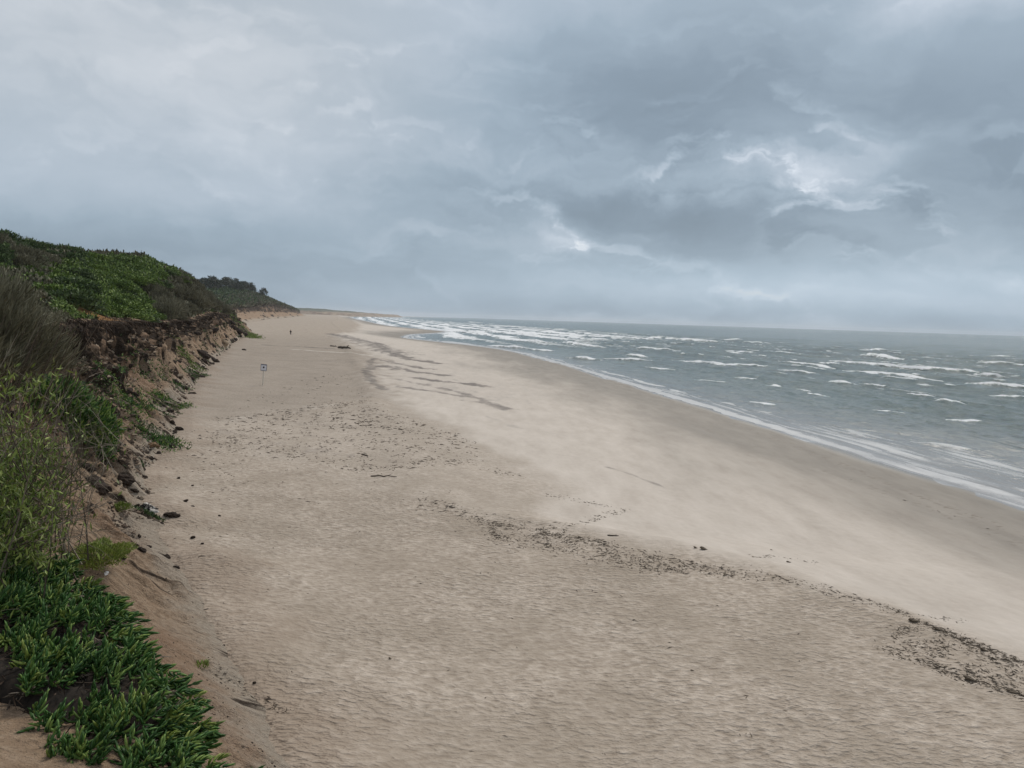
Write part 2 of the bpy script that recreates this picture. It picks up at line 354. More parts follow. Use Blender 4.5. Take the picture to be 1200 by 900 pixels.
back = t.ramp(t.M('ADD', t.M('MULTIPLY', n2, .5), t.M('MULTIPLY', dim, .5)), [(.34, (.258, .212, .166)), (.5, (.370, .314, .256)), (.66, (.487, .424, .355))])
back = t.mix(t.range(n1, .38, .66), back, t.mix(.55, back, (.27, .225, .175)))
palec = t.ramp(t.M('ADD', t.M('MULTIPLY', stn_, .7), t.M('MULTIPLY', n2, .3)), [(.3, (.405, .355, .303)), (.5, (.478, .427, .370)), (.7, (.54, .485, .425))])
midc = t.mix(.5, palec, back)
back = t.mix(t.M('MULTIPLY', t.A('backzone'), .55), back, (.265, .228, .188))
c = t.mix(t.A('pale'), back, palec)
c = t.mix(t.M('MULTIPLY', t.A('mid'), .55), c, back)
wetc = t.ramp(stn_, [(.3, (.125, .106, .082)), (.7, (.18, .158, .126))])
c = t.mix(t.M('MULTIPLY', t.A('wet'), .92), c, wetc)
c = t.mix(t.range(t.M('MULTIPLY', t.A('spill'), t.M('ADD', n1, .4)), .2, .9, 0, .6), c, (.255, .195, .145))
stc = t.M('MULTIPLY', t.range(t.M('ADD', t.A('streak'), t.M('MULTIPLY', t.M('SUBTRACT', stn_, .5), 1.0)), .25, .95), .82)
c = t.mix(stc, c, (.10, .088, .08))
c = t.mix(t.M('MULTIPLY', t.A('paleline'), .7), c, (.55, .50, .44))
tr = t.M('MULTIPLY', t.A('track'), t.range(t.noise(P, 2.3, 2, .5), .56, .66))
c = t.mix(t.M('MULTIPLY', tr, .85), c, (.14, .11, .08))
spk = t.range(t.noise(P, 22, 2, .5), .70, .76)
c = t.mix(t.M('MULTIPLY', spk, t.M('SUBTRACT', .55, t.M('MULTIPLY', t.A('pale'), .4))), c, (.10, .08, .06))
backf = t.M('SUBTRACT', 1.0, t.M('MINIMUM', t.M('ADD', t.A('pale'), t.A('wet')), 1.0))
h = t.M('ADD', t.M('MULTIPLY', dim, t.M('ADD', t.M('MULTIPLY', backf, t.range(t.noise(P, .22, 3, .6), .35, .65, .9, 2.3)), .07)), t.M('ADD', t.M('MULTIPLY', n3, .03), t.M('ADD', t.M('MULTIPLY', n2, t.M('ADD', t.M('MULTIPLY', backf, .5), .08)), t.M('MULTIPLY', tr, -.35))))
rough = t.M('SUBTRACT', .95, t.M('ADD', t.M('MULTIPLY', t.A('wet'), .25), t.M('MULTIPLY', t.A('shine'), .45)))
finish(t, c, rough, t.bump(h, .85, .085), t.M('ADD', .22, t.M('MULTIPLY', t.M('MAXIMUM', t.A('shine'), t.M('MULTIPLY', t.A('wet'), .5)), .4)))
beach_me.materials.append(m)
beach = link('beach', beach_me); tag(beach, kind='structure')
BEACH = np.stack([BX, BY, BZ], -1)
# base sheet far below everything so no gap shows from the side
# ------------------------------------------------------------------ sea
wy = np.concatenate([np.linspace(-80, 25, 60)[:-1], geo(25, 120, 1.0045)[:-1], geo(120, 700, 1.0036)[:-1], geo(700, 11500, 1.02)])
wd = np.concatenate([np.linspace(-6, 12, 60)[:-1], np.linspace(12, 230, 400)[:-1], geo(230, 9000, 1.045)])
WX = Hx(wy)[:, None]+wd[None, :]; WY = np.repeat(wy[:, None], len(wd), 1); WD = np.repeat(wd[None, :], len(wy), 0)
# smooth the row offset away from shore so crests do not copy the inlet
Hs = pchip([-80, 50, 241, 600, 1000, 2300, 4200], [62, 30.5, 0, -85, -187, -480, -800], wy)
WX = Hx(wy)[:, None]*np.exp(-np.clip(WD, 0, None)/60)+Hs[:, None]*(1-np.exp(-np.clip(WD, 0, None)/60))+WD
dsh = WX-Hx(wy)[:, None]
amp = .04+.42*sstep(6, 70, WD)
ph = (WX+.20*WY+5*fbm(WX/40, WY/60, 2, 80))
fade = sstep(1600, 500, WY)*sstep(900, 250, WD)
WZ = amp*fade*(.75*np.sin(ph*2*math.pi/27)*(.5+.9*sstep(-.3, .5, vnoise(WX/50, WY/80, 81)))+.55*fbm(WX/5.5, WY/13, 3, 82)+.25*np.sin(ph*2*math.pi/11+2*vnoise(WX/20, WY/20, 83)))
WZ += (.15*fbm(WX/2.0, WY/5, 3, 84)+.05*fbm(WX/.8, WY/1.5, 2, 85))*sstep(2, 25, WD)*fade
CR = [([(849,397.5),(864,398)],.8),([(840,426),(870,426.5),(900,428)],.8),([(909,432),(960,436)],.7),([(910,422),(945,424.5),(981,429)],.9),([(972,421),(1010,424),(1056,428),(1134,434)],1.2),([(1009,415),(1030,418),(1057,421)],1.2),
 ([(990,431),(1056,437),(1104,443)],.8),([(1143,436),(1179,439)],1.2),([(1125,445),(1160,447),(1215,452)],1.0),([(1165,462),(1205,464)],.7),([(969,446),(996,449)],.9),([(1020,451.5),(1034,452.5)],.8),([(1032,442),(1080,445)],.6),
 ([(1074,463),(1089,465)],.6),([(1111,470),(1131,473)],.7),([(1107,488),(1128,489),(1152,490)],.5),([(1131,415.5),(1205,419)],.7),([(1008,409.6),(1050,410)],.6),([(861,441),(888,442)],.6),([(906,449),(918,452)],.5),([(933,454),(945,455.5)],.5),([(954,460),(967,462)],.5),
 ([(984,502),(1008,510)],.35),([(1071,516),(1100,519),(1137,524.5)],.35),([(662,401),(680,403.5),(707,405.5)],1.2),([(647,386),(665,385.5)],1.0),([(674,387.5),(692,388)],1.0),([(713,393.5),(749,396.5)],1.2),([(668,392.6),(683,394)],.9),([(692,396.5),(713,398)],.9),
 ([(755,396.5),(788,396.5)],1.0),([(794,397),(839,400)],1.2),([(746,407.6),(794,409)],.8),([(732,415),(758,417.5)],.9),([(674,418),(695,419.6)],1.1),([(710,419),(761,421)],.9),([(797,421),(860,426.5)],1.1),([(584,396),(644,401)],1.0),([(560,380),(644,385)],1.1),([(551,377),(569,378.5)],1.0),
 ([(519,399),(560,404)],1.0),([(554,407),(590,411),(623,414.5)],1.2),([(569,404),(620,407.6)],1.1),([(500,385),(560,390)],1.1),([(470,380),(540,384)],1.2),([(560,388),(640,392)],.9),([(520,377),(600,380)],1.),([(620,409),(650,411)],.6),([(830,389),(850,389.5)],.7),([(880,401),(900,402)],.6),([(1060,400),(1100,401)],.4),([(640,424),(670,431)],.4),([(850,410),(885,412)],.5),([(905,413),(945,414)],.5),
 ([(1150,425),(1200,428)],.6),([(760,430),(790,433)],.4),([(1020,480),(1050,482)],.3),([(880,470),(900,473)],.3),([(820,445),(850,448)],.3)]
foam = np.zeros_like(WX); ridge = np.zeros_like(WX)
fn = fbm(WX/2.2, WY/4.5, 3, 90); fn2 = fbm(WX/6, WY/12, 2, 91)
for pts, a_ in CR:
    L = [onsea(u, v, .4*a_) for u, v in pts]; xs = [p[0] for p in L]; ys = [p[1] for p in L]
    mm = (WX > min(xs)-30) & (WX < max(xs)+30) & (WY > min(ys)-40) & (WY < max(ys)+40)
    if not mm.any(): continue
    yy = float(np.mean(ys)); k = min(max(yy/200, .45), 2.6)
    d_ = segdist(WX[mm]+1.6*fn2[mm], WY[mm], L); Lt = math.hypot(xs[-1]-xs[0], ys[-1]-ys[0])
    e_ = np.minimum(np.hypot(WX[mm]-xs[0], WY[mm]-ys[0]), np.hypot(WX[mm]-xs[-1], WY[mm]-ys[-1])); k = k*(.35+.65*sstep(0, .35*Lt, e_))*(1+.55*fn2[mm])
    ridge[mm] = np.maximum(ridge[mm], .62*a_*np.minimum(k, 1.3)*np.exp(-(d_/(1.5*k))**2))
    foam[mm] = np.maximum(foam[mm], sstep(2.3*k, .5*k, d_+1.0*k*fn[mm])*min(1.0, .55+.5*a_))
    # foam lace left behind, seaward side
    foam[mm] = np.maximum(foam[mm], .50*a_*sstep(12*k, 1*k, d_)*sstep(-.35, .5, fn[mm]))
WZ += ridge
# scattered small whitecaps
wc_ = sstep(.40, .80, fbm(WX/3.2+.2*WY/3.2, WY/11, 4, 120)+.28*np.sin(ph*2*math.pi/27)+.12*fbm(WX/40, WY/60, 2, 121))*sstep(25, 60, WD)*sstep(330, 200, WD)
foam = np.maximum(foam, .8*wc_*fade); WZ += .2*wc_*fade
# lines of broken surf on the far left and along the shore
surf = 1.0*sstep(300, 620, WY)*sstep(330, 90, WD)*sstep(-2, 8, WD)+.6*sstep(190, 340, WY)*sstep(130, 40, WD)*sstep(0, 6, WD)
band = np.abs(np.sin(ph*math.pi/27+1.2*fbm(WX/30, WY/90, 2, 93)))
foam = np.maximum(foam, np.clip(surf, 0, 1)*sstep(.35, .95, (1-band)*1.1+.6*fn2+.35*fn+.2*surf))
WZ += .5*surf*sstep(.4, 1, 1-band)*sstep(900, 400, WY)
# swash: streaks parallel with the shore
wsw = np.interp(WY[:, :1], [0, 50, 62, 85, 110, 150, 260, 4000], [20, 19, 16, 9, 6, 5, 4.5, 7])
sl = fbm(dsh/.9+.8*fbm(dsh/6, WY/12, 2, 97), WY/16+dsh*.05, 4, 95)
sw = sstep(1.3, .45, dsh/wsw)
foam = np.maximum(foam, sw*(.44+1.0*sl)); edge = sstep(1.7, .1, np.abs(dsh-.9+.5*fbm(WY/3, dsh*0, 3, 96)))
foam = np.maximum(foam, .9*edge*sstep(50, 110, WY)+.62*edge)
foam = np.maximum(foam, .75*sstep(1.6, .3, np.abs(dsh-wsw*.85-1.2*fbm(WY/8, dsh*0+3, 3, 98)))*sstep(-.2, .4, fbm(WY/9, dsh/3, 2, 99)))
WZ = WZ*sstep(-1, 12, dsh)+.02*vnoise(WY/2.3, dsh*.2, 101)
sea_me = grid_mesh('sea_water', WX, WY, WZ)
attr(sea_me, 'foam', np.clip(foam, 0, 1)); attr(sea_me, 'shallow', np.clip(np.exp(-np.clip(dsh, 0, None)/(wsw*1.6)), 0, 1)); attr(sea_me, 'swash', sw)
m, t = new_mat('sea_water')
P = t.N('ShaderNodeNewGeometry').outputs['Position']
r1 = t.N('ShaderNodeMapping', {'Vector': P, 'Rotation': (0, 0, math.radians(-14)), 'Scale': (1, .40, 1)}).outputs[0]
n1 = t.noise(r1, .035, 3, .5); n2 = t.noise(r1, 1.2, 5, .62); n3 = t.noise(r1, .28, 4, .6); n4 = t.noise(P, 5, 4, .65)
deep = t.ramp(n1, [(.3, (.032, .066, .062)), (.5, (.050, .090, .082)), (.7, (.074, .112, .097))])
wc = t.mix(t.M('MULTIPLY', t.range(n3, .45, .70), .5), deep, (.10, .132, .112)); wc = t.mix(t.M('MULTIPLY', t.range(n2, .50, .30), .55), wc, (.022, .042, .042))
wc = t.mix(t.M('MULTIPLY', t.A('shallow'), .8), wc, (.33, .305, .29))
ff = t.M('ADD', t.A('foam'), t.M('MULTIPLY', t.M('SUBTRACT', t.M('ADD', t.M('MULTIPLY', n4, .5), t.M('MULTIPLY', n2, .5)), .5), t.M('SUBTRACT', 1.5, t.M('MULTIPLY', t.A('swash'), .7))))
fm = t.M('MULTIPLY', t.range(ff, t.M('SUBTRACT', .38, t.M('MULTIPLY', t.A('swash'), .15)), t.M('ADD', .78, t.M('MULTIPLY', t.A('swash'), .22))), t.M('SUBTRACT', 1.0, t.M('MULTIPLY', t.A('swash'), .55)))
c = t.mix(fm, wc, (.74, .76, .77))
h = t.M('ADD', t.M('MULTIPLY', n3, 1.9), t.M('ADD', t.M('MULTIPLY', n2, .5), t.M('MULTIPLY', n4, .06)))
h = t.M('MULTIPLY', h, t.M('SUBTRACT', 1.0, t.M('MULTIPLY', t.A('shallow'), .93)))
finish(t, c, t.M('ADD', .16, t.M('MULTIPLY', fm, .6)), t.bump(h, 1.0, 1.3), .36, IOR=1.33)
sea_me.materials.append(m)
sea = link('sea_water', sea_me); tag(sea, kind='structure')
# sea bed and hinterland: one plain sheet under everything out to the horizon
gx = np.array([-9000, -1500, 0, 9500.]); gy = np.array([-600, 0, 1500, 12000.])
gxx, gyy = np.meshgrid(gx, gy)
gme = grid_mesh('seabed', gxx, gyy, np.full_like(gxx, -5.0))
m, t = new_mat('seabed_sand'); finish(t, t.ramp(t.noise(t.N('ShaderNodeNewGeometry').outputs['Position'], .02, 3), [(.3, (.2, .17, .13)), (.7, (.28, .24, .19))]), .95)
gme.materials.append(m); tag(link('seabed', gme), kind='structure')
# ------------------------------------------------------------------ distant headland
hy = np.linspace(0, 1, 60); hx = np.linspace(0, 1, 160)
tx, ty = np.meshgrid(hx, hy)
DX = -1500+tx*985; DY = 2750+ty*1100-180*tx
ridgez = (12+16*sstep(1.0, .55, tx)+3*fbm(tx*14, ty*2, 3, 110))*sstep(0, .05, ty)*sstep(0, .05, 1-tx)
DZ = -2+ridgez*(1+.15*fbm(tx*9, ty*5, 3, 111))
dme = grid_mesh('distant_headland', DX, DY, DZ)
m, t = new_mat('distant_land'); P = t.N('ShaderNodeNewGeometry').outputs['Position']
z = t.N('ShaderNodeSeparateXYZ', {0: P}).outputs[2]
c = t.mix(t.range(t.M('ADD', z, t.M('MULTIPLY', t.noise(P, .03, 4), 14)), 18, 25), t.ramp(t.noise(P, .05, 4), [(.35, (.14, .10, .07)), (.65, (.32, .25, .18))]), (.045, .06, .035))
finish(t, c, .95); dme.materials.append(m); tag(link('distant_headland', dme), kind='structure')
# ------------------------------------------------------------------ picking ground points
LU, LV, LD = proj(LAND); BU, BV, BD = proj(BEACH)
def hit(u, v, rad=2.0, which='both'):
    best = None
    for nm, U, Vv, Dd, G in (('land', LU, LV, LD, LAND), ('beach', BU, BV, BD, BEACH)):
        if which not in ('both', nm): continue
        r = rad
        for _ in range(4):
            mk = (np.abs(U-u) < r) & (np.abs(Vv-v) < r) & (Dd > 1)
            if mk.any(): break
            r *= 2
        if not mk.any(): continue
        idx = np.argwhere(mk); d = Dd[mk]; dm = d.min()
        near_ = idx[d < dm*1.04+.3]; e = [(U[tuple(i)]-u)**2+(Vv[tuple(i)]-v)**2 for i in near_]
        p = G[tuple(near_[int(np.argmin(e))])]
        if best is None or dm < best[0]: best = (dm, p)
    return None if best is None else np.array(best[1])
def ground_z(x, y):
    i = int(np.clip(np.searchsorted(ly, y), 0, len(ly)-1)); r = LAND[i]
    zl = float(np.interp(x, r[:, 0], r[:, 2])) if r[0, 0] < x < r[-1, 0] else -9
    j = int(np.clip(np.searchsorted(by, y), 0, len(by)-1)); r = BEACH[j]
    zb = float(np.interp(x, r[:, 0], r[:, 2])) if r[0, 0] < x < r[-1, 0] else -9
    return max(zl, zb)
# ------------------------------------------------------------------ foliage helpers
def unit(v): return v/np.maximum(np.linalg.norm(v, axis=-1, keepdims=True), 1e-9)
def cards(P, Dn, L, W, fold=.0):
    """one diamond leaf per point"""
    n = len(P); Dn = unit(Dn); r = unit(np.cross(Dn, unit(rng.normal(size=(n, 3)))))
    L = np.broadcast_to(L, (n,))[:, None]; W = np.broadcast_to(W, (n,))[:, None]
    up = np.cross(r, Dn)
    a = P; b = P+Dn*L*.5+r*W*.5+up*W*fold; c = P+Dn*L; d = P+Dn*L*.5-r*W*.5+up*W*fold
    return np.stack([a, b, c, d], 1).reshape(-1, 3), np.arange(4*n).reshape(-1, 4)
def merge(parts):
    Vs, Fs, o = [], [], 0
    for V, Fq in parts:
        Vs.append(V); Fs.append(Fq+o); o += len(V)
    return np.concatenate(Vs), Fs
def tube(pts, rads, n=5):
    pts = np.asarray(pts, float); k = len(pts); T = unit(np.gradient(pts, axis=0))
    ref = np.array([0.3, .2, .93]); ref = ref if abs(T[0] @ ref) < .9 else np.array([1., 0, 0])
    A_ = unit(np.cross(T, ref)); B_ = np.cross(T, A_); an = np.arange(n)*2*math.pi/n
    V = pts[:, None]+np.asarray(rads)[:, None, None]*(np.cos(an)[None, :, None]*A_[:, None]+np.sin(an)[None, :, None]*B_[:, None])
    i = np.arange(k*n).reshape(k, n); j = np.roll(i, -1, 1)
    Fq = np.stack([i[:-1], j[:-1], j[1:], i[1:]], -1).reshape(-1, 4)
    V = np.concatenate([V.reshape(-1, 3), pts[[0, -1]]]); a0, a1 = k*n, k*n+1
    caps = np.array([[a0, j[0, q], i[0, q], a0] for q in range(n)]+[[a1, i[-1, q], j[-1, q], a1] for q in range(n)])
    return V, Fq, caps[:, :3]
def tubes(lst, n=5):
    Vs, F4, F3, o = [], [], [], 0
    for p, r in lst:
        V, a, b = tube(p, r, n); Vs.append(V); F4.append(a+o); F3.append(b+o); o += len(V)
    return np.concatenate(Vs), [np.concatenate(F4), np.concatenate(F3)]
def leaf_mat(name, c1, c2, c3, rough=.6, spec=.3, nsc=.9):
    m, t = new_mat(name); g = t.N('ShaderNodeNewGeometry')
    o = t.N('ShaderNodeObjectInfo').outputs['Random']
    f = t.M('ADD', t.M('MULTIPLY', g.outputs['Random Per Island'], .55), t.M('MULTIPLY', t.noise(g.outputs['Position'], nsc, 3, .6), .45))
    f = t.M('ADD', f, t.M('MULTIPLY', t.M('SUBTRACT', o, .5), .14))
    c = t.ramp(f, [(.2, c1), (.5, c2), (.85, c3)])
    finish(t, c, rough, None, spec); return m
M_green = leaf_mat('scrub_green', (.040, .068, .016), (.115, .180, .036), (.25, .32, .07))
M_dgreen = leaf_mat('scrub_dark_green', (.028, .048, .018), (.064, .100, .034), (.13, .18, .06))
M_heath = leaf_mat('heath_brown', (.072, .066, .038), (.155, .145, .09), (.27, .25, .17), .8)
M_pine = leaf_mat('pine_needles', (.010, .018, .010), (.024, .038, .020), (.05, .068, .034))
M_ice = leaf_mat('ice_plant_leaf', (.020, .055, .013), (.058, .138, .030), (.27, .35, .08), .55, .28, 2.6)
M_yel = leaf_mat('young_leaf', (.085, .120, .022), (.165, .22, .040), (.30, .34, .085), .5)
m, t = new_mat('dry_twig'); g = t.N('ShaderNodeNewGeometry')
finish(t, t.ramp(g.outputs['Random Per Island'], [(.1, (.06, .045, .032)), (.5, (.13, .105, .078)), (.9, (.24, .20, .155))]), .85); M_twig = m
m, t = new_mat('bark'); finish(t, t.ramp(t.noise(t.N('ShaderNodeNewGeometry').outputs['Position'], 3, 4), [(.3, (.035, .026, .02)), (.7, (.10, .075, .055))]), .9); M_bark = m
m, t = new_mat('dark_root'); finish(t, t.ramp(t.N('ShaderNodeNewGeometry').outputs['Random Per Island'], [(.1, (.02, .014, .010)), (.9, (.07, .045, .03))]), .95); M_root = m
def dome(n, rx, ry, rz, lump=.25, inner=.55):
    """points on and just inside a lumpy half ellipsoid, with outward directions"""
    d = rng.normal(size=(n, 3)); d[:, 2] = np.abs(d[:, 2])*1.1-.15; d = unit(d)
    k = 1+lump*vnoise(d[:, 0]*2.3+5*rx, d[:, 1]*2.3+d[:, 2]*1.7, 7)*2+.5*lump*vnoise(d[:, 0]*6, d[:, 1]*6+d[:, 2]*5, 9)
    rr = k*(inner+(1-inner)*rng.random(n)**.4)
    return d*rr[:, None]*np.array([rx, ry, rz]), d
def shrub_meshes(kind, r, n, L, W, upb=.5):
    P, d = dome(n, r, r, r*.72); P[:, 2] = np.maximum(P[:, 2], -.1*r)
    Dn = d+rng.normal(size=d.shape)*.55; Dn[:, 2] += upb
    V, Fq = cards(P, Dn, L*(.6+.8*rng.random(n)), W*(.7+.6*rng.random(n)), .15)
    lv = mesh_from(kind+'_foliage', V, Fq)
    tb = []
    for i in range(9):
        a = rng.random()*6.28; q = np.array([math.cos(a), math.sin(a), 0])*r*.55*rng.random()
        top = q*1.5+np.array([0, 0, r*.6])
        tb.append(([np.zeros(3)+q*.15+np.array([0, 0, -.25*r]), q*.8+np.array([0, 0, .25*r]), top], [.05*r/1.5, .03*r/1.5, .01]))
    V, Fs = tubes(tb); return lv, mesh_from(kind+'_branches', V, Fs)
def empty(name, loc, label, cat, group=None, rz=0):
    o = bpy.data.objects.new(name, None); COL.objects.link(o); o.location = [float(v) for v in loc]; o.rotation_euler = (0, 0, rz); o.empty_display_size = .2
    return tag(o, label, cat, group)
def plant(name, loc, meshes, label, cat, group=None, s=1.0, rz=None, flat=1.0, tilt=0):
    o = empty(name, loc, label, cat, group, rng.random()*6.28 if rz is None else rz); o.scale = (s, s, s*flat); o.rotation_euler[0] = tilt
    for pn, me, mt in meshes:
        if not me.materials: me.materials.append(mt)
        link(pn, me, o)
    return o
# ------------------------------------------------------------------ shrubs on the hill
PR = {}
for k, (r, n, L, W, up, mt) in {'g1': (1.6, 2600, .26, .13, .5, M_green), 'g2': (1.6, 2600, .22, .12, .3, M_green), 'd1': (1.6, 2600, .24, .12, .5, M_dgreen), 'h1': (1.6, 3800, .42, .05, 1.0, M_heath), 'h2': (1.6, 3800, .50, .045, 1.3, M_heath)}.items():
    a_, b_ = shrub_meshes('shrub', r, n, L, W, up); a_.materials.append(mt); b_.materials.append(M_bark); PR[k] = [('foliage', a_, mt), ('branches', b_, M_bark)]
def scatter(poly, n, mind):
    """world points on the land, spread over an outline seen on the hill"""
    mk = inpoly(LU, LV, poly) & (C < 2.97) & (GYl > 40) & (GYl < 300); idx = np.argwhere(mk); out = []
    wgt = (1/LD[mk]**1.0); wgt /= wgt.sum()
    for i in rng.choice(len(idx), size=min(n*30, len(idx)), p=wgt, replace=False):
        p = LAND[tuple(idx[i])]
        if ((p[0]+33)/3.4)**2+((p[1]-57.5)/8.5)**2 < 1: continue
        if all((p[0]-q[0])**2+(p[1]-q[1])**2 > mind**2 for q in out): out.append(p)
        if len(out) >= n: break
    return out
GREEN = [(25, 315), (60, 300), (110, 292), (165, 290), (205, 300), (222, 325), (195, 335), (175, 345), (190, 372), (165, 382), (120, 372), (70, 365), (40, 345)]
HEATH = [(222, 318), (240, 325), (262, 345), (275, 362), (262, 378), (240, 386), (200, 382), (185, 366), (165, 340), (200, 330)]
BACK = [(-40, 280), (100, 286), (100, 300), (60, 312), (20, 312), (-40, 310)]
for p in scatter(GREEN, 120, 2.0):
    k = random.choice(['g1', 'g2', 'g1', 'g2', 'd1'])
    plant('green_shrub', p+np.array([0, 0, -.25]), PR[k], 'rounded green leafy shrub among others on the green hill above the eroded bluff', 'shrub', 'green shrubs covering the dune hill', .7+.75*random.random(), flat=.5+.3*random.random())
for p in scatter(HEATH, 75, 1.6):
    plant('heath_shrub', p+np.array([0, 0, -.2]), PR[random.choice(['h1', 'h2'])], 'grey brown heath shrub on the seaward shoulder of the green hill', 'shrub', 'grey brown heath shrubs on the hill shoulder', .75+.7*random.random(), flat=.8+.4*random.random())
for p in scatter(BACK, 60, 2.6):
    plant('heath_shrub', p+np.array([0, 0, -.2]), PR[random.choice(['h1', 'd1', 'd1'])], 'dark shrub on the ridge behind the green hill at far left', 'shrub', 'dark shrubs on the ridge behind the green hill', .9+.7*random.random(), flat=.9)
# skyline bushes of the green hill and small trees on the back ridge
# ------------------------------------------------------------------ carpet of low scrub (uncountable) on the hills
def carpet(name, mask, n, size, mats, h, pw=1.6, seed=1):
    idx = np.argwhere(mask[:-1, :-1]); i, j = idx[:, 0], idx[:, 1]
    a = np.linalg.norm(np.cross(LAND[i+1, j]-LAND[i, j], LAND[i, j+1]-LAND[i, j]), axis=-1)
    wgt = a/np.maximum(LD[i, j], 20)**pw; wgt /= wgt.sum(); q = rng.choice(len(idx), n, p=wgt); i, j = i[q], j[q]
    fu, fv = rng.random((n, 1)), rng.random((n, 1))
    P = (LAND[i, j]*(1-fu)+LAND[i+1, j]*fu)*(1-fv)+(LAND[i, j+1]*(1-fu)+LAND[i+1, j+1]*fu)*fv
    mound = fbm(P[:, 0]/3.1, P[:, 1]/3.1, 3, seed); mound2 = fbm(P[:, 0]/.9, P[:, 1]/.9, 2, seed+1)
    P = P+np.stack([0*mound, 0*mound, h*(.35+mound+.35*mound2)*rng.random(n)], -1)
    Dn = rng.normal(size=(n, 3)); Dn[:, 2] = np.abs(Dn[:, 2])+.5
    s = size*(.5+rng.random(n))*np.clip(np.linalg.norm(P[:, :2], axis=1)/90, .7, 9)
    V, Fq = cards(P, Dn, s, s*.5, .1)
    me = mesh_from(name, V, Fq); me.materials.append(mats)
    return tag(link(name, me), kind='stuff')
gm = (C > .9) & (C < 2.99) & (GYl > 45) & (GYl < 300)
hz_n = fbm(GXl/9, GYl/12, 3, 200)
isheath = (inpoly(LU, LV, HEATH) | inpoly(LU, LV, BACK) | ((LU < 60) & (LV > 320)) | (C < 1.2) | (GYl > 168))
isgreen = ~isheath
bare = np.exp(-(((GXl+33.0)/3.0)**2+((GYl-57.5)/7.5)**2)) > .34
carpet('green_scrub', gm & (isgreen | (hz_n > .35)) & ~bare, 120000, .26, M_green, 1.1, seed=3)
carpet('dark_scrub', gm & ~bare, 26000, .26, M_dgreen, .8, seed=5)
carpet('heath_scrub', gm & (isheath | (hz_n < -.45)) & ~bare, 90000, .40, M_heath, 1.1, seed=7)
carpet('bluff_top_scrub', (C > 2) & (C < 3.02) & (GYl > 9) & (GYl < 46), 50000, .20, M_heath, .5, pw=1.2, seed=9)
carpet('far_scrub', (C > 1.0) & (C < 3.1) & (GYl > 300) & (GYl < 1700), 60000, .36, M_dgreen, 2.2, pw=1.4, seed=11)
carpet('far_heath', (C > 2.0) & (C < 3.25) & (GYl > 255) & (GYl < 1700), 26000, .36, M_heath, 1.6, pw=1.4, seed=13)
# sparse tufts that cling to the talus
tm = (dsl > .9) & (dsl < 1.9) & (GYl > 26) & (GYl < 240) & (fbm(SA/2.2, dsl*1.4, 3, 210) > .30)
carpet('slope_grass', tm, 16000, .14, M_dgreen, .15, pw=1.6, seed=15)
# turf lip and hanging roots along the edge
em = (C > 2.9) & (C < 3.22) & (GYl > 30) & (GYl < 270)
idx = np.argwhere(em); q = idx[rng.choice(len(idx), 9000, p=(lambda a: a/a.sum())(1/LD[em]**.6))]
P = LAND[q[:, 0], q[:, 1]]+rng.normal(size=(9000, 3))*.08+np.array([.08, 0, .05]); Dn = rng.normal(size=P.shape)*.35+np.array([.35, 0, -1.0])
V, Fq = cards(P, Dn, .25+.6*rng.random(len(P)), .05+.05*rng.random(len(P)))
me = mesh_from('hanging_roots', V, Fq); me.materials.append(M_root); tag(link('hanging_roots', me), kind='stuff')
# ------------------------------------------------------------------ trees
def pine_meshes(h, seed, spread=.42, clumps=26, per=26, cs=.9):
    r = np.random.default_rng(seed); lean = r.normal(size=2)*.06*h
    tp = [np.array([lean[0]*f**1.5, lean[1]*f**1.5, h*f]) for f in (0, .25, .5, .75, .93)]
    lst = [(tp, [.028*h, .022*h, .017*h, .011*h, .004*h])]; P, Dn = [], []
    for i in range(clumps):
        f = .42+.55*(i/clumps); a = r.random()*6.28; L = spread*h*(1.15-f)*(.6+.6*r.random())+.10*h
        b = np.array([lean[0]*f**1.5, lean[1]*f**1.5, h*f]); e = b+np.array([math.cos(a)*L, math.sin(a)*L, L*(.25+.3*r.random())])
        lst.append(([b, (b+e)/2+np.array([0, 0, -.02*h]), e], [.009*h, .006*h, .003*h]))
        c_ = r.normal(size=(per, 3))*np.array([.085, .085, .05])*h*cs+e; P.append(c_); Dn.append(r.normal(size=(per, 3))+np.array([0, 0, .4]))
    P = np.concatenate(P); Dn = np.concatenate(Dn)
    V, Fq = cards(P, Dn, .13*h*(.6+.7*r.random(len(P))), .06*h, .1)
    c = mesh_from('crown', V, Fq); c.materials.append(M_pine); V, Fs = tubes(lst, 6); k = mesh_from('trunk', V, Fs); k.materials.append(M_bark)
    return [('trunk', k, M_bark), ('crown', c, M_pine)]
PN = [pine_meshes(10, s, .34, 22, 22, .8) for s in (1, 2, 3)]; SH = [pine_meshes(4, s, .55, 20, 30, 1.2) for s in (4, 5)]
far_spots = []
for i in range(46):
    f = i/46; y = 640+290*f+rng.normal()*16; base = pchip(sy, [s[3][0] for s in ST], y); x = base-4-rng.random()*20-(12 if f < .5 else 0)
    far_spots.append((float(x), y))
for x, y in far_spots:
    plant('pine_tree', (x, y, ground_z(x, y)-.3), random.choice(PN), 'dark pine in the wood on top of the second headland', 'tree', 'pines on the second headland', .85+.45*random.random())
x, y = -283, 868
plant('pine_tree', (x, y, ground_z(x, y)-.3), PN[1], 'taller pine at the seaward end of the wood on the second headland', 'tree', None, 1.25)
for i in range(34):
    y = 150+rng.random()*45; x = -y*(.565+.16*i/34)-rng.normal()*1.5
    plant('pine_tree', (x, y, ground_z(x, y)-.4), random.choice(SH), 'small dark tree on the skyline ridge at far left', 'tree', 'small trees on the skyline ridge', .4+.35*random.random())
x, y = -103.5, 158
plant('pine_tree', (x, y, ground_z(x, y)-.4), SH[0], 'tallest skyline tree at the left edge of the view', 'tree', None, 1.0)
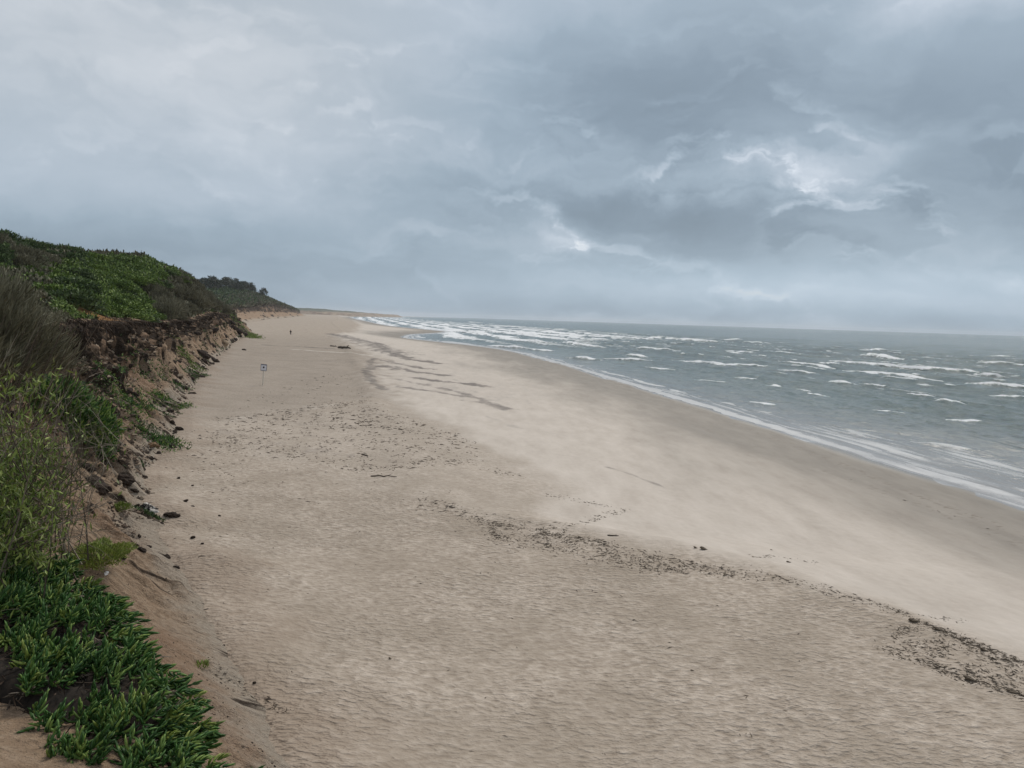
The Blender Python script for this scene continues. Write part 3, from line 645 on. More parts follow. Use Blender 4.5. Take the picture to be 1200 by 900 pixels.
# ------------------------------------------------------------------ ice plants
def finger(P, T, N_, L, R_, curl):
    """fleshy three sided leaves: base P, direction T, bend towards N_"""
    n = len(P); B_ = np.cross(T, N_); rows = []
    for f, rr in ((0, .75), (.35, 1.0), (.72, .78)):
        c = P+T*(L*f)[:, None]+N_*(curl*L*f*f)[:, None]
        for a in (0, 2.094, 4.189): rows.append(c+(N_*math.cos(a)+B_*math.sin(a))*(R_*rr)[:, None])
    rows.append(P+T*L[:, None]+N_*(curl*L)[:, None])
    V = np.stack(rows, 1).reshape(-1, 3); o = (np.arange(n)*10)[:, None, None]
    q = []
    for s_ in (0, 3):
        for a in range(3): b = (a+1) % 3; q.append([s_+a, s_+b, s_+3+b, s_+3+a])
    t3 = [[6+a, 6+(a+1) % 3, 9] for a in range(3)]
    return V, (np.array(q)[None]+o).reshape(-1, 4), (np.array(t3)[None]+o).reshape(-1, 3)
def ice_shoots(P, U, S_, pairs=5, L=.07, R_=.0058):
    """P bases, U shoot directions, S_ size"""
    Vs, Q, T3, o = [], [], [], 0
    side = unit(np.cross(U, rng.normal(size=U.shape))); s2 = np.cross(U, side)
    for k in range(pairs):
        ax = side if k % 2 == 0 else s2; f = k/(pairs-1)
        for sg in (-1, 1):
            base = P+U*(S_*.030*k*(L/.07))[:, None]; out = ax*sg
            T = unit(out*(.95-.55*f)+U*(.45+.75*f)+rng.normal(size=U.shape)*.12)
            N_ = unit(U-T*np.sum(U*T, -1, keepdims=True)); ln = S_*L*(1.05-.35*f)*(.8+.4*rng.random(len(P)))
            V, q, t3 = finger(base, T, N_, ln, S_*R_*(1-.3*f)*(L/.07)**.3, .28+.15*rng.random(len(P)))
            Vs.append(V); Q.append(q+o); T3.append(t3+o); o += len(V)
    return np.concatenate(Vs), [np.concatenate(Q), np.concatenate(T3)]
def world_at(u, v, depth):
    r = ray(u, v); return np.array([0, 0, ZC])+r*(depth/r[1])
# the large mat on the lip of the bluff right below the viewer
edge_pts = [world_at(*a) for a in [(226,940,4.0),(224,905,4.25),(186,868,4.5),(166,840,4.7),(196,806,4.95),(150,768,5.35),(128,742,5.6),(108,704,6.2),(82,676,6.7),(45,658,7.2),(-20,640,7.8)]]
ey = np.array([p[1] for p in edge_pts]); ex = np.array([p[0] for p in edge_pts]); ez = np.array([p[2] for p in edge_pts])
N = 2300; yy = 2.75+rng.random(N*3)**1.1*5.0; back = rng.random(N*3)**.8
exi = np.interp(yy, ey, ex); ezi = np.interp(yy, ey, ez)
xx = exi+.05-back*2.3; zz_ = ezi+back*.20+.13*vnoise(xx/.35, yy/.35, 301)+.07*vnoise(xx/.13, yy/.13, 302)-.05
over = rng.random(N*3) < .16                     # shoots that spill over the lip
xx = np.where(over, exi+.02+rng.random(N*3)*.22, xx); zz_ = np.where(over, ezi-.05-rng.random(N*3)*.5, zz_)
P = np.stack([xx, yy, zz_], -1); u_, v_, d_ = proj(P)
bare_c = inpoly(u_, v_, [(-90, 740), (-5, 765), (22, 800), (44, 850), (60, 900), (60, 1050), (-90, 1050)])
gap = (fbm(xx/.30, yy/.30, 2, 303) < -.17) & ~over
keep = ~bare_c & ~gap & (u_ > -60) & (v_ < 1000); P = P[keep][:N]; over = over[keep][:N]
U = unit(rng.normal(size=P.shape)*.38+np.array([.38, .05, .85]))
U[over] = unit(U[over]+np.array([.8, 0, -.55]))
V, Fs = ice_shoots(P, U, .75+.6*rng.random(len(P)), 5, .066, .0104)
mat = empty('ice_plant', (-2.6, 5.0, 7.8), 'large mat of fleshy green ice plant leaves on the bluff lip at the bottom left', 'ice plant')
me = mesh_from('leaves', V-np.array([-2.6, 5.0, 7.8]), Fs, True); me.materials.append(M_ice); link('leaves', me, mat)
k_ = rng.choice(len(P), 420, replace=False); cl = fbm(P[k_, 0]/.5, P[k_, 1]/.5, 2, 330); k_ = k_[cl > .1]
V, Fs = ice_shoots(P[k_]+np.array([0, 0, .025]), unit(U[k_]+np.array([0, 0, .4])), .9+.5*rng.random(len(k_)), 4, .066, .0105)
me = mesh_from('pale_shoots', V-np.array([-2.6, 5.0, 7.8]), Fs, True); me.materials.append(M_yel); link('pale_shoots', me, mat)
k_ = rng.choice(len(P), 260, replace=False)
V, Fs = ice_shoots(P[k_]+np.array([0, 0, -.01]), unit(rng.normal(size=(260, 3))*np.array([1, 1, .25])+np.array([.3, 0, .1])), .6+.6*rng.random(260), 4, .06, .006)
me = mesh_from('dead_leaves', V-np.array([-2.6, 5.0, 7.8]), Fs, True); me.materials.append(M_twig); link('dead_leaves', me, mat)
lst = []
for i in range(620):
    y = 3.1+rng.random()*4.3; e_x = float(np.interp(y, ey, ex)); e_z = float(np.interp(y, ey, ez)); b = rng.random()
    x = e_x+.05-b*2.5; z = e_z+b*.16-.10; a = rng.random()*6.28; L = .15+.3*rng.random()
    d = np.array([math.cos(a), math.sin(a), .1*rng.normal()])*L
    p0 = np.array([x, y, z]); lst.append(([p0, p0+d*.5+rng.normal(size=3)*.03, p0+d+np.array([0, 0, -.02])], [.006, .005, .003]))
V, Fs = tubes(lst, 4); me = mesh_from('dead_stems', V-np.array([-2.6, 5.0, 7.8]), Fs); me.materials.append(M_twig); link('dead_stems', me, mat)
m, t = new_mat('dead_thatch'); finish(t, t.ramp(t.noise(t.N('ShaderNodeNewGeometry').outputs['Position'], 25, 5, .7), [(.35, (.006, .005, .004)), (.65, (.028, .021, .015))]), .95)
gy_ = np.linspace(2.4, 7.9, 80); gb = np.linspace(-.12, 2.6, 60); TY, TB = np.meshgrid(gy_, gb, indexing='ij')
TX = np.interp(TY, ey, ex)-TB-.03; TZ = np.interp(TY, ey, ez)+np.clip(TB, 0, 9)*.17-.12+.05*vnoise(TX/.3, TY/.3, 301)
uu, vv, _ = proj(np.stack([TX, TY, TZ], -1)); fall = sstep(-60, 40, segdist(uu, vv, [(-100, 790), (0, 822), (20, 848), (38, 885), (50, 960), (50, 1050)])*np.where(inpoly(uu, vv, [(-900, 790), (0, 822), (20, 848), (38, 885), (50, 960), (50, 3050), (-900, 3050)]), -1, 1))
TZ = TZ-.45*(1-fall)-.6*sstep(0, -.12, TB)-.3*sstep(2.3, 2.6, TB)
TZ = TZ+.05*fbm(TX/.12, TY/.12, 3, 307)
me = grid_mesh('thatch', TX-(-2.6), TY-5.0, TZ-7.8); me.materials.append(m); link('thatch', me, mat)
TXn = 9000; i_ = rng.integers(0, TX.shape[0], TXn); j_ = rng.integers(0, TX.shape[1], TXn)
Pn = np.stack([TX[i_, j_], TY[i_, j_], TZ[i_, j_]], -1)+rng.normal(size=(TXn, 3))*np.array([.02, .03, .012]); Dn = rng.normal(size=(TXn, 3))*np.array([1, 1, .35])+np.array([.2, 0, .1])
V, Fq = cards(Pn-np.array([-2.6, 5.0, 7.8]), Dn, .05+.12*rng.random(TXn), .006+.008*rng.random(TXn), .1)
me = mesh_from('dry_litter', V, Fq); me.materials.append(M_root); link('dry_litter', me, mat)
# other plants on the slope
def leafy(name, px, label, cat, mt, n, rad, L, W, flat=.6, up=.5, spread=None, stems=True):
    """a clump at the ground seen at px, or (px a list) a creeping tongue along a line"""
    pts = px if isinstance(px, list) else [px]; H = [hit(*q) for q in pts]
    c0 = np.mean(H, 0); Pn = []
    if len(H) == 1:
        P, d = dome(n, rad, rad*1.2, rad*flat); P = P+H[0]; Dn = d*.8+rng.normal(size=d.shape)*.45
    else:
        k = rng.integers(0, len(H)-1, n); f = rng.random((n, 1)); Hh = np.array(H)
        P = Hh[k]*(1-f)+Hh[k+1]*f+rng.normal(size=(n, 3))*np.array([.5, .9, 0])*rad
        tpos = (k+f[:, 0])/(len(H)-1); P = P[(rng.random(n) < np.interp(tpos, [0, .5, 1], [.5, 1, .6]))]
        P[:, 2] = [ground_z(a, b) for a, b in P[:, :2]]; P[:, 2] += rng.random(len(P))*rad*flat*.4; Dn = rng.normal(size=P.shape)*.6; Dn[:, 0] += .2
    Dn[:, 2] += up
    V, Fq = cards(P-c0, Dn, L*(.6+.8*rng.random(len(P))), W*(.7+.6*rng.random(len(P))), .15)
    o = empty(name, c0, label, cat); me = mesh_from('leaves', V, Fq); me.materials.append(mt); link('leaves', me, o)
    if stems:
        tb = []
        for i in range(16):
            b = P[rng.integers(len(P))]-c0; tb.append(([b*.15+np.array([0, 0, -.1]), b*.6, b], [.03*rad+.004, .02*rad+.003, .006*rad+.001]))
        V, Fs = tubes(tb, 4); me = mesh_from('stems', V, Fs); me.materials.append(M_twig); link('stems', me, o)
    return o
leafy('ice_plant', (88, 512), 'big bright green ice plant bush hanging halfway down the sandy slope below the dry canes', 'ice plant', M_ice, 6500, 1.55, .24, .07, .95)
leafy('ice_plant', (108, 535), 'lower skirt of green ice plant under the big hanging bush', 'ice plant', M_ice, 2200, .75, .2, .06, .8)
leafy('ice_plant', (62, 478), 'smaller green bush uphill of the big hanging ice plant', 'ice plant', M_ice, 3000, 1.1, .24, .07, .8)
leafy('succulent_clump', (112, 655), 'low light green clump on bare sand beside the bluff shrub', 'clump', M_yel, 5200, .62, .085, .022, .42, .8)
leafy('grass_tuft', (141, 598), 'small yellow green tuft on the sand left of the black and white rock', 'tuft', M_yel, 700, .28, .12, .02, .5, 1.0)
TG = [([(150, 424), (175, 432), (198, 444), (216, 456)], .75, 'creeping green ice plant strip, upper one of the slope strips'),
 ([(132, 457), (150, 468), (176, 487)], .75, 'creeping green ice plant strip at the left on the gullied slope'),
 ([(160, 457), (180, 466), (200, 472), (218, 475)], .7, 'creeping green ice plant strip whose tip reaches the beach'),
 ([(212, 432), (225, 437), (238, 441)], .7, 'short creeping ice plant strip at the slope foot'),
 ([(205, 410), (218, 422), (232, 432)], 1.0, 'grey green creeping mat between dark blocks near the slope foot'),
 ([(152, 498), (175, 508), (192, 516), (206, 527)], .62, 'creeping ice plant strip nearest the beach, with a dark tip'),
 ([(268, 366), (280, 378), (290, 388), (297, 396)], 2.6, 'large green patch on the far end of the eroded slope'),
 ([(120, 430), (140, 446)], .5, 'small green creeping patch high on the gullied slope')]
for px, w_, lb in TG: leafy('ice_plant', px, lb, 'ice plant', M_green if w_ > 2 or 'grey' in lb else M_ice, int(2600*w_**.5), w_, .20 if w_ < 2 else .45, .07 if w_ < 2 else .18, .35, .5)
s_ = leafy('sprout', (236, 782), 'tiny pale green sprout alone on the sand', 'sprout', M_yel, 60, .12, .10, .03, .7, .6, stems=False)
# ------------------------------------------------------------------ near shrub with bare twigs at the left edge
def twigs(base, tip, n_sub, r0, jit=.1, depth=2):
    out = []; pts = [base+(tip-base)*f+rng.normal(size=3)*jit*np.linalg.norm(tip-base)*f*.35 for f in (0, .25, .5, .75, 1)]
    out.append((pts, [r0, r0*.8, r0*.62, r0*.45, r0*.2]))
    if depth > 0:
        L = np.linalg.norm(tip-base)
        for _ in range(n_sub):
            f = .25+.65*rng.random(); k = min(int(f*4), 3); b = pts[k]+(pts[k+1]-pts[k])*(f*4-k)
            d = unit(unit(tip-base)+rng.normal(size=3)*.55); out += twigs(b, b+d*L*(.25+.35*rng.random()), max(n_sub-2, 2), r0*.5, jit, depth-1)
    return out
c0 = np.array([-4.75, 6.6, 7.8]); sh = empty('coastal_shrub', c0, 'leafy yellow green shrub with many bare twigs at the left edge of the view', 'shrub')
tw = []
for i in range(85):
    a = rng.random(); b = c0+np.array([rng.normal()*.35, rng.normal()*.6, -.1])
    tip = b+np.array([-.5+1.3*rng.random(), rng.normal()*.6, .7+1.25*rng.random()])
    tw += twigs(b, tip, 4, .009)
main = [((150, 574), 6.3), ((130, 612), 6.2), ((104, 545), 6.6), ((150, 520), 6.8), ((90, 585), 6.4), ((75, 640), 6.2), ((112, 560), 6.5), ((60, 560), 6.2)]
for (uu_, vv_), dd in main: tw += twigs(c0+np.array([.1*rng.normal(), .2*rng.normal(), .25]), world_at(uu_, vv_, dd), 5, .008, .12)
tw = [q for q in tw if max(proj(np.array(q[0]))[0]) < 152 and min(proj(np.array(q[0]))[1]) > 425]
V, Fs = tubes([(np.array(p)-c0, r) for p, r in tw], 4); me = mesh_from('twigs', V, Fs); me.materials.append(M_twig); link('twigs', me, sh)
ends = np.array([p[q] for p, r in tw for q in (2, 3, 4) if r[0] < .0085]); ends = ends[rng.integers(0, len(ends), 9000)]+rng.normal(size=(9000, 3))*.035
uu_, vv_, _ = proj(ends); pr = np.interp(uu_, [0, 35, 60, 85, 110], [1.0, .9, .5, .12, .03]); ends = ends[rng.random(len(ends)) < pr]
Dn = rng.normal(size=ends.shape)*.6+np.array([.1, 0, .8]); V, Fq = cards(ends-c0, Dn, .055+.035*rng.random(len(ends)), .018, .2)
me = mesh_from('leaves', V, Fq); me.materials.append(M_yel); link('leaves', me, sh)
ends = np.array([c0+np.array([-.3+.9*rng.random(), rng.normal()*.7, .05+1.1*rng.random()**1.3]) for _ in range(11000)]); uu_, vv_, _ = proj(ends); ends = ends[rng.random(len(ends)) < np.interp(uu_, [0, 30, 60, 90], [1, .75, .25, .03])]
Dn = rng.normal(size=ends.shape)*.6+np.array([.1, 0, .8]); V, Fq = cards(ends-c0, Dn, .045+.04*rng.random(len(ends)), .014, .2)
me = mesh_from('inner_leaves', V, Fq); me.materials.append(M_green); link('inner_leaves', me, sh)
# heath shrub further along the edge with dry canes hanging below it
def heath(c0, rx, ry, rz_, n, label, canes, mt=M_heath):
    o = empty('heath_shrub', c0, label, 'shrub'); P, d = dome(n, rx, ry, rz_, .2, .35)
    Dn = d*.5+rng.normal(size=d.shape)*.35+np.array([.25, 0, .9]); V, Fq = cards(P, Dn, .22+.25*rng.random(n), .018+.014*rng.random(n))
    me = mesh_from('foliage', V, Fq); me.materials.append(mt); link('foliage', me, o); tb = []
    for i in range(canes):
        b = np.array([(.3+.6*rng.random())*rx, (rng.random()*2-1)*ry*.8, -.35*rz_+rng.random()*.3*rz_]); L = 1.0+1.0*rng.random(); a = .25+.5*rng.random()
        e = b+np.array([a*.75*L, rng.normal()*.2, .75*L]); b = b+np.array([-.3, 0, -.6-.5*rng.random()])
        tb.append(([b, (b*.6+e*.4)+rng.normal(size=3)*.04, e], [.014, .011, .005]))
    V, Fs = tubes(tb, 4); me = mesh_from('canes', V, Fs); me.materials.append(M_twig); link('canes', me, o)
heath(np.array([-12.0, 16.0, 8.9]), 2.3, 2.2, 1.75, 26000, 'big grey brown heath shrub with pale dry canes on the near bluff edge', 60)
heath(np.array([-16.8, 21.5, 9.2]), 2.3, 2.6, 1.9, 22000, 'grey brown heath shrub behind the one with dry canes on the bluff edge', 24)
heath(np.array([-23.4, 31.0, 9.3]), 2.6, 3.2, 2.2, 22000, 'brownish heath shrub on the bluff edge before the orange patch', 14)
heath(np.array([-28.2, 40.0, 9.4]), 2.0, 3.6, 1.9, 16000, 'low brownish heath shrub just before the orange patch', 6)
# ------------------------------------------------------------------ clods, rocks, driftwood
def lumpy(name, s, seed, mat):
    import bmesh
    bm = bmesh.new(); bmesh.ops.create_icosphere(bm, subdivisions=3, radius=1); V = np.array([v.co[:] for v in bm.verts])
    k = 1+.38*vnoise(V[:, 0]*1.3+seed*7, V[:, 1]*1.3+V[:, 2]*.9, seed)+.22*vnoise(V[:, 0]*3.1, V[:, 1]*3.1+V[:, 2]*2.7+seed, seed+1)+.1*vnoise(V[:, 0]*8, V[:, 2]*8+V[:, 1]*6, seed+2)
    V = V*k[:, None]*np.array(s)
    for v, c in zip(bm.verts, V): v.co = c
    me = bpy.data.meshes.new(name); bm.to_mesh(me); bm.free(); me.materials.append(mat); return me
m, t = new_mat('clod_earth'); P = t.N('ShaderNodeTexCoord').outputs['Object']; nn = t.noise(P, 5, 5, .65)
finish(t, t.ramp(nn, [(.3, (.018, .013, .010)), (.6, (.05, .034, .024)), (.8, (.13, .10, .07))]), .95, t.bump(nn, .8, .1)); M_clod = m
m, t = new_mat('ochre_clod'); finish(t, t.ramp(t.noise(t.N('ShaderNodeTexCoord').outputs['Object'], 5, 5), [(.3, (.10, .055, .025)), (.7, (.25, .17, .10))]), .95); M_ochre = m
m, t = new_mat('tan_block'); finish(t, t.ramp(t.noise(t.N('ShaderNodeTexCoord').outputs['Object'], 4, 5), [(.3, (.20, .14, .09)), (.7, (.36, .28, .19))]), .95); M_tan = m
m, t = new_mat('pied_rock'); P = t.N('ShaderNodeTexCoord').outputs['Object']
finish(t, t.mix(t.range(t.noise(P, 1.6, 4, .6), .47, .53), (.02, .017, .015), (.46, .43, .39)), .8, t.bump(t.noise(P, 6, 4), .7, .1)); M_pied = m
CL = [lumpy('clod', (1, .7, .5), s, M_clod) for s in (1, 2, 3, 4)]; OC = lumpy('clod', (1, .8, .55), 5, M_ochre); TB = lumpy('clod', (1, .8, .7), 6, M_tan)
def lump_at(px, w_px, me, name, label, cat, group=None, rz=None, sink=.12, stretch=1.0, p=None):
    p = hit(*px) if p is None else p; s = w_px/2/900*p[1]
    o = bpy.data.objects.new(name, me); COL.objects.link(o); o.location = (p[0], p[1], p[2]+s*.3-sink*s); o.scale = (s*stretch, s, s); o.rotation_euler = (rng.normal()*.15, .35+rng.normal()*.15, rng.random()*6 if rz is None else rz)
    return tag(o, label, cat, group)
lump_at((113, 572), 34, CL[0], 'earth_block', 'largest dark fallen earth block under the hanging ice plant', 'earth block', rz=.2)
lump_at((100, 551), 22, CL[1], 'earth_block', 'dark earth block tucked against the underside of the ice plant bush', 'earth block', rz=.4)
lump_at((147, 564), 22, CL[2], 'earth_block', 'long dark earth block on the sand right of the largest one', 'earth block', rz=-.5, stretch=1.2)
lump_at((176, 600), 22, lumpy('pied', (1, .8, .6), 8, M_pied), 'rock', 'black rock with pale patches at the foot of the slope', 'rock', rz=.3)
lump_at((201, 606), 15, CL[3], 'earth_block', 'flat dark block right of the black and white rock', 'earth block', rz=-.2, stretch=1.3)
lump_at((235, 417), 21, CL[1], 'earth_block', 'dark slumped turf block near the far slope foot', 'earth block', rz=.2)
lump_at((251, 424), 13, CL[2], 'earth_block', 'smaller dark block on the beach beside the slumped turf block', 'earth block', rz=.2)
lump_at((180, 524), 15, OC, 'earth_block', 'orange brown clod left of the dark tipped ice plant strip', 'earth block')
lump_at((202, 524), 10, CL[0], 'earth_block', 'dark clod at the tip of the nearest ice plant strip', 'earth block')
lump_at((260, 405), 16, TB, 'earth_block', 'pale tan block at the far slope foot', 'earth block')
for px, w_ in [((157,577),9),((171,579),8),((161,592),7),((155,598),8),((217,588),7),((230,611),7),((206,666),9),((213,671),5),((210,561),5),((202,495),7),((210,504),12),((167,645),11),((187,532),7),((286,410),5),((160,640),8),((150,647),6),((144,655),9),((225,632),8),((238,636),5),((225,570),4),((226,593),4),((265,755),5),((258,605),4),((295,802),6),((120,690),7),((108,683),6)]:
    lump_at(px, w_, random.choice(CL), 'soil_clod', 'small dark clod of soil lying loose below the eroded slope', 'clod', 'small dark clods at the foot of the slope')
mk = (dsl > .95) & (dsl < 1.97) & (GYl > 22) & (GYl < 240) & (soil > .12); idx = np.argwhere(mk); wg = 1/LD[mk]**.7; wg /= wg.sum()
for i in rng.choice(len(idx), 230, p=wg, replace=False):
    p = LAND[tuple(idx[i])]; lump_at(None, 3+rng.random()**2*9, random.choice(CL), 'soil_clod', 'dark broken clod of soil lying on the gullied slope of the bluff', 'clod', 'dark clods on the gullied slope', p=p)
def stick(name, a, b, r, label, cat, mat, bend=.06):
    A_, B_ = hit(*a), hit(*b); A_[2] += r*.7; B_[2] += r*.7; L = np.linalg.norm(B_-A_)
    pts = [A_+(B_-A_)*f+np.array([0, 0, 1])*bend*L*math.sin(f*3.1)*.3+rng.normal(size=3)*.01*L for f in np.linspace(0, 1, 7)]; pts[0] = A_; pts[-1] = B_
    lst = [(pts, [r*.9, r, r*.95, r*.9, r*.8, r*.7, r*.4]), ([pts[4], pts[4]+(B_-A_)*.15+np.array([0, .1*L, .06*L])], [r*.5, r*.2])]
    c = (A_+B_)/2; V, Fs = tubes([(np.array(p)-c, q) for p, q in lst], 7); me = mesh_from(name, V, Fs, True); me.materials.append(mat); o = link(name, me); o.location = c; return tag(o, label, cat)
m, t = new_mat('driftwood'); finish(t, t.ramp(t.noise(t.N('ShaderNodeTexCoord').outputs['Object'], 9, 4), [(.3, (.035, .028, .022)), (.7, (.10, .08, .06))]), .85); M_drift = m
stick('driftwood', (435, 558), (465, 559.5), .032, 'long thin driftwood stick alone on pale sand in the middle of the beach', 'driftwood', M_drift)
stick('driftwood', (711, 627.5), (726, 628.5), .022, 'short driftwood stick on pale sand just seaward of the seaweed line', 'driftwood', M_drift)
stick('driftwood', (424, 533), (431, 535), .04, 'very short dark driftwood piece left of the thin stick', 'driftwood', M_drift)
stick('driftwood', (397, 407.5), (411, 408.5), .26, 'dark driftwood heap lying far out on the berm line', 'driftwood', M_drift)
stick('driftwood', (387, 405), (395, 406), .13, 'thinner far driftwood piece beside the dark heap', 'driftwood', M_drift)
stick('driftwood', (526, 594), (534, 594.5), .02, 'small dark stick at the landward end of the seaweed line', 'driftwood', M_drift)
# ------------------------------------------------------------------ seaweed wrack (uncountable scraps)
def spread_line(pts, n, wpx):
    out = []
    P = [np.array(onbeach(*p)) for p in pts]; L = [np.linalg.norm(b-a) for a, b in zip(P[:-1], P[1:])]; tot = sum(L)
    for _ in range(n):
        s = rng.random()*tot
        for a, b, l in zip(P[:-1], P[1:], L):
            if s <= l: break
            s -= l
        q = a+(b-a)*min(s/max(l, 1e-6), 1); y = q[1]; out.append(q+np.array([rng.normal()*wpx*y/900, rng.normal()*wpx*y*y/7000]))
    return out
def spread_poly(poly, n):
    P = [onbeach(*p) for p in poly]; xs, ys = [p[0] for p in P], [p[1] for p in P]; out = []
    while len(out) < n:
        q = np.stack([min(xs)+rng.random(n*3)*(max(xs)-min(xs)), min(ys)+rng.random(n*3)*(max(ys)-min(ys))], -1)
        q = q[inpoly(q[:, 0], q[:, 1], P)]; d = fbm(q[:, 0]/1.1, q[:, 1]/1.6, 3, 321); q = q[d > -.12+.5*(rng.random(len(q))-.5)]; out += list(q)
    return out[:n]
W = []
_sl = spread_line
def spread_line(p, n, w): return _sl(p, int(n*.62), w*1.5)
W += spread_line([(800,663),(850,668),(910,678),(967,692),(1017,705),(1057,717),(1077,728),(1100,738),(1153,760),(1215,782)], 900, 2.2)
W += spread_line([(1033,760),(1073,773),(1100,783),(1133,797),(1187,812),(1215,822)], 360, 3)
W += spread_poly([(1040,740),(1077,726),(1153,757),(1215,780),(1215,822),(1133,800),(1073,775)], 900)
W += spread_line([(1077,720),(1133,727)], 60, .8)+spread_line([(883,653),(900,651),(967,662)], 50, .8)+spread_line([(1100,738),(1150,758),(1160,762)], 260, 4)
W += spread_line([(490,588),(527,595),(553,608),(567,610),(580,632),(613,637),(653,643),(700,657),(760,667),(800,667)], 700, 2.6)
W += spread_line([(587,613),(633,623),(687,630),(733,647),(800,660)], 420, 3)+spread_line([(640,580),(683,587),(733,598),(707,605),(667,615),(650,623)], 260, 1.2)
W += spread_poly([(552,606),(600,615),(690,630),(760,648),(880,672),(870,680),(760,668),(650,644),(580,630)], 1000)
W += spread_line([(400,548),(460,548),(500,542),(543,540)], 260, 2.0)+spread_line([(400,495),(443,500)], 50, 1)+spread_line([(467,503),(550,515)], 60, 1.5)+spread_line([(560,547),(613,560)], 60, 1.2)
W += spread_line([(250,494),(290,489),(335,482),(380,476),(430,470)], 260, 1.6)+spread_line([(250,509),(272,517),(302,527),(345,534),(400,545)], 260, 1.8)+spread_line([(415,495),(465,502),(492,505)], 90, 1)
W += spread_poly([(252,496),(335,484),(430,474),(500,498),(560,515),(560,545),(400,548),(302,528)], 1000)
W += spread_poly([(130,640),(260,480),(400,430),(560,610),(1100,790),(1215,1000),(300,1000),(200,760)], 420)
W += spread_poly([(150,640),(220,500),(300,520),(260,760),(200,740)], 200)+spread_line([(235,806),(300,838),(335,856)], 150, 3)
W += spread_line([(1000,563),(1215,640)], 10, 3)
W = np.array(W); W = np.concatenate([W, W+rng.normal(size=W.shape)*np.array([.16, .12])*np.clip(W[:, 1:]/28, .6, 3)]); n = len(W); zz_ = np.array([ground_z(a, b) for a, b in W])
sz = (.010+.045*rng.random(n)**2.6)*np.clip(W[:, 1]/28, .8, 2.0); parts_V = []
ang = rng.random(n)*math.pi; dx = np.stack([np.cos(ang), np.sin(ang)*1.0], -1)
base = np.concatenate([W, (zz_+.006)[:, None]], 1); Lr = (sz*(1.6+4.5*rng.random(n)))[:, None]
ux = np.concatenate([dx, np.zeros((n, 1))], 1); vx = np.stack([-dx[:, 1], dx[:, 0], 0*ang], -1); w_ = (sz*.55)[:, None]; k1 = rng.normal(size=(n, 1))*.8; hh = np.array([0, 0, 1.0])
ring = [base-ux*Lr*.5, base-ux*Lr*.15+vx*w_*.5+vx*k1*w_, base+ux*Lr*.5+vx*k1*w_*.5, base-ux*Lr*.1-vx*w_*.5+vx*k1*w_]; top = base+hh*w_*.8+vx*k1*w_*.6
V = np.stack(ring+[top], 1).reshape(-1, 3); o5 = (np.arange(n)*5)[:, None, None]; F3 = (np.array([[0, 1, 4], [1, 2, 4], [2, 3, 4], [3, 0, 4]])[None]+o5).reshape(-1, 3)
m, t = new_mat('dry_seaweed'); finish(t, t.ramp(t.N('ShaderNodeNewGeometry').outputs['Random Per Island'], [(.1, (.045, .035, .026)), (.55, (.10, .08, .058)), (.95, (.22, .18, .135))]), .9)
me = mesh_from('seaweed_wrack', V, F3); me.materials.append(m); tag(link('seaweed_wrack', me), kind='stuff')
M_weed = m
WD = lumpy('weed', (1, .55, .35), 11, M_weed)
for px, w_, lb in [((813.5,641.5),5,'left one of two dark seaweed lumps above the wrack line on pale sand'),((824,643.5),9,'right and larger of two dark seaweed lumps above the wrack line'),((905,645.5),3,'tiny dark seaweed lump seaward of the curved wrack line'),((925,658.5),5,'dark seaweed lump beside the thin curved wrack line'),((1153,761),9,'thick dark seaweed heap in the wrack at the right'),((1188,811),12,'dark seaweed heap at the right edge of the view'),((1072,728),12,'dark seaweed heap where the wrack line starts to widen'),((1100,738),10,'dark seaweed heap seaward of the widened wrack'),((1135,797),14,'low seaweed heap on the landward border of the wrack'),((456,773),5,'lone dark scrap on rippled sand left of the middle'),((811,787),4,'lone dark scrap on the rippled sand right of the middle')]:
    lump_at(px, w_, WD, 'seaweed_lump', lb, 'seaweed', rz=rng.normal()*.3, stretch=1.2)
m, t = new_mat('shell_white'); finish(t, (.75, .73, .70), .5)
lump_at((125.5, 672), 6, lumpy('shell', (1, .8, .6), 12, m), 'shell', 'small white shell on brown sand below the light green clump', 'shell')
# crumbled earth over the slope (uncountable)
def crumbs(name, mk, n, s0, s1, mt, pw=1.3):
    idx = np.argwhere(mk[:-1, :-1]); i, j = idx[:, 0], idx[:, 1]; wg = 1/LD[i, j]**pw; wg /= wg.sum(); q = rng.choice(len(idx), n, p=wg); i, j = i[q], j[q]
    fu, fv = rng.random((n, 1)), rng.random((n, 1)); B = (LAND[i, j]*(1-fu)+LAND[i+1, j]*fu)*(1-fv)+(LAND[i, j+1]*(1-fu)+LAND[i+1, j+1]*fu)*fv
    r = (s0+s1*rng.random(n)**3)[:, None]*np.clip(B[:, 1:2]/35, .5, 3)
    dirs = np.array([[1, 0, 0], [0, 1, 0], [-1, 0, 0], [0, -1, 0], [0, 0, 1], [0, 0, -1.]]); M3 = unit(rng.normal(size=(n, 3)))
    V = B[:, None]+(dirs[None]*(.55+.8*rng.random((n, 6, 1))))*r[:, None]*np.array([1, 1, .7])+M3[:, None]*r[:, None]*.3*rng.normal(size=(n, 6, 1))
    o6 = (np.arange(n)*6)[:, None, None]; F = (np.array([[0, 1, 4], [1, 2, 4], [2, 3, 4], [3, 0, 4], [1, 0, 5], [2, 1, 5], [3, 2, 5], [0, 3, 5]])[None]+o6).reshape(-1, 3)
    me = mesh_from(name, V.reshape(-1, 3), F); me.materials.append(mt); return tag(link(name, me), kind='stuff')
m, t = new_mat('crumb_earth'); finish(t, t.ramp(t.N('ShaderNodeNewGeometry').outputs['Random Per Island'], [(.1, (.03, .022, .016)), (.5, (.10, .07, .05)), (.75, (.24, .18, .13)), (1, (.36, .29, .21))]), .95)
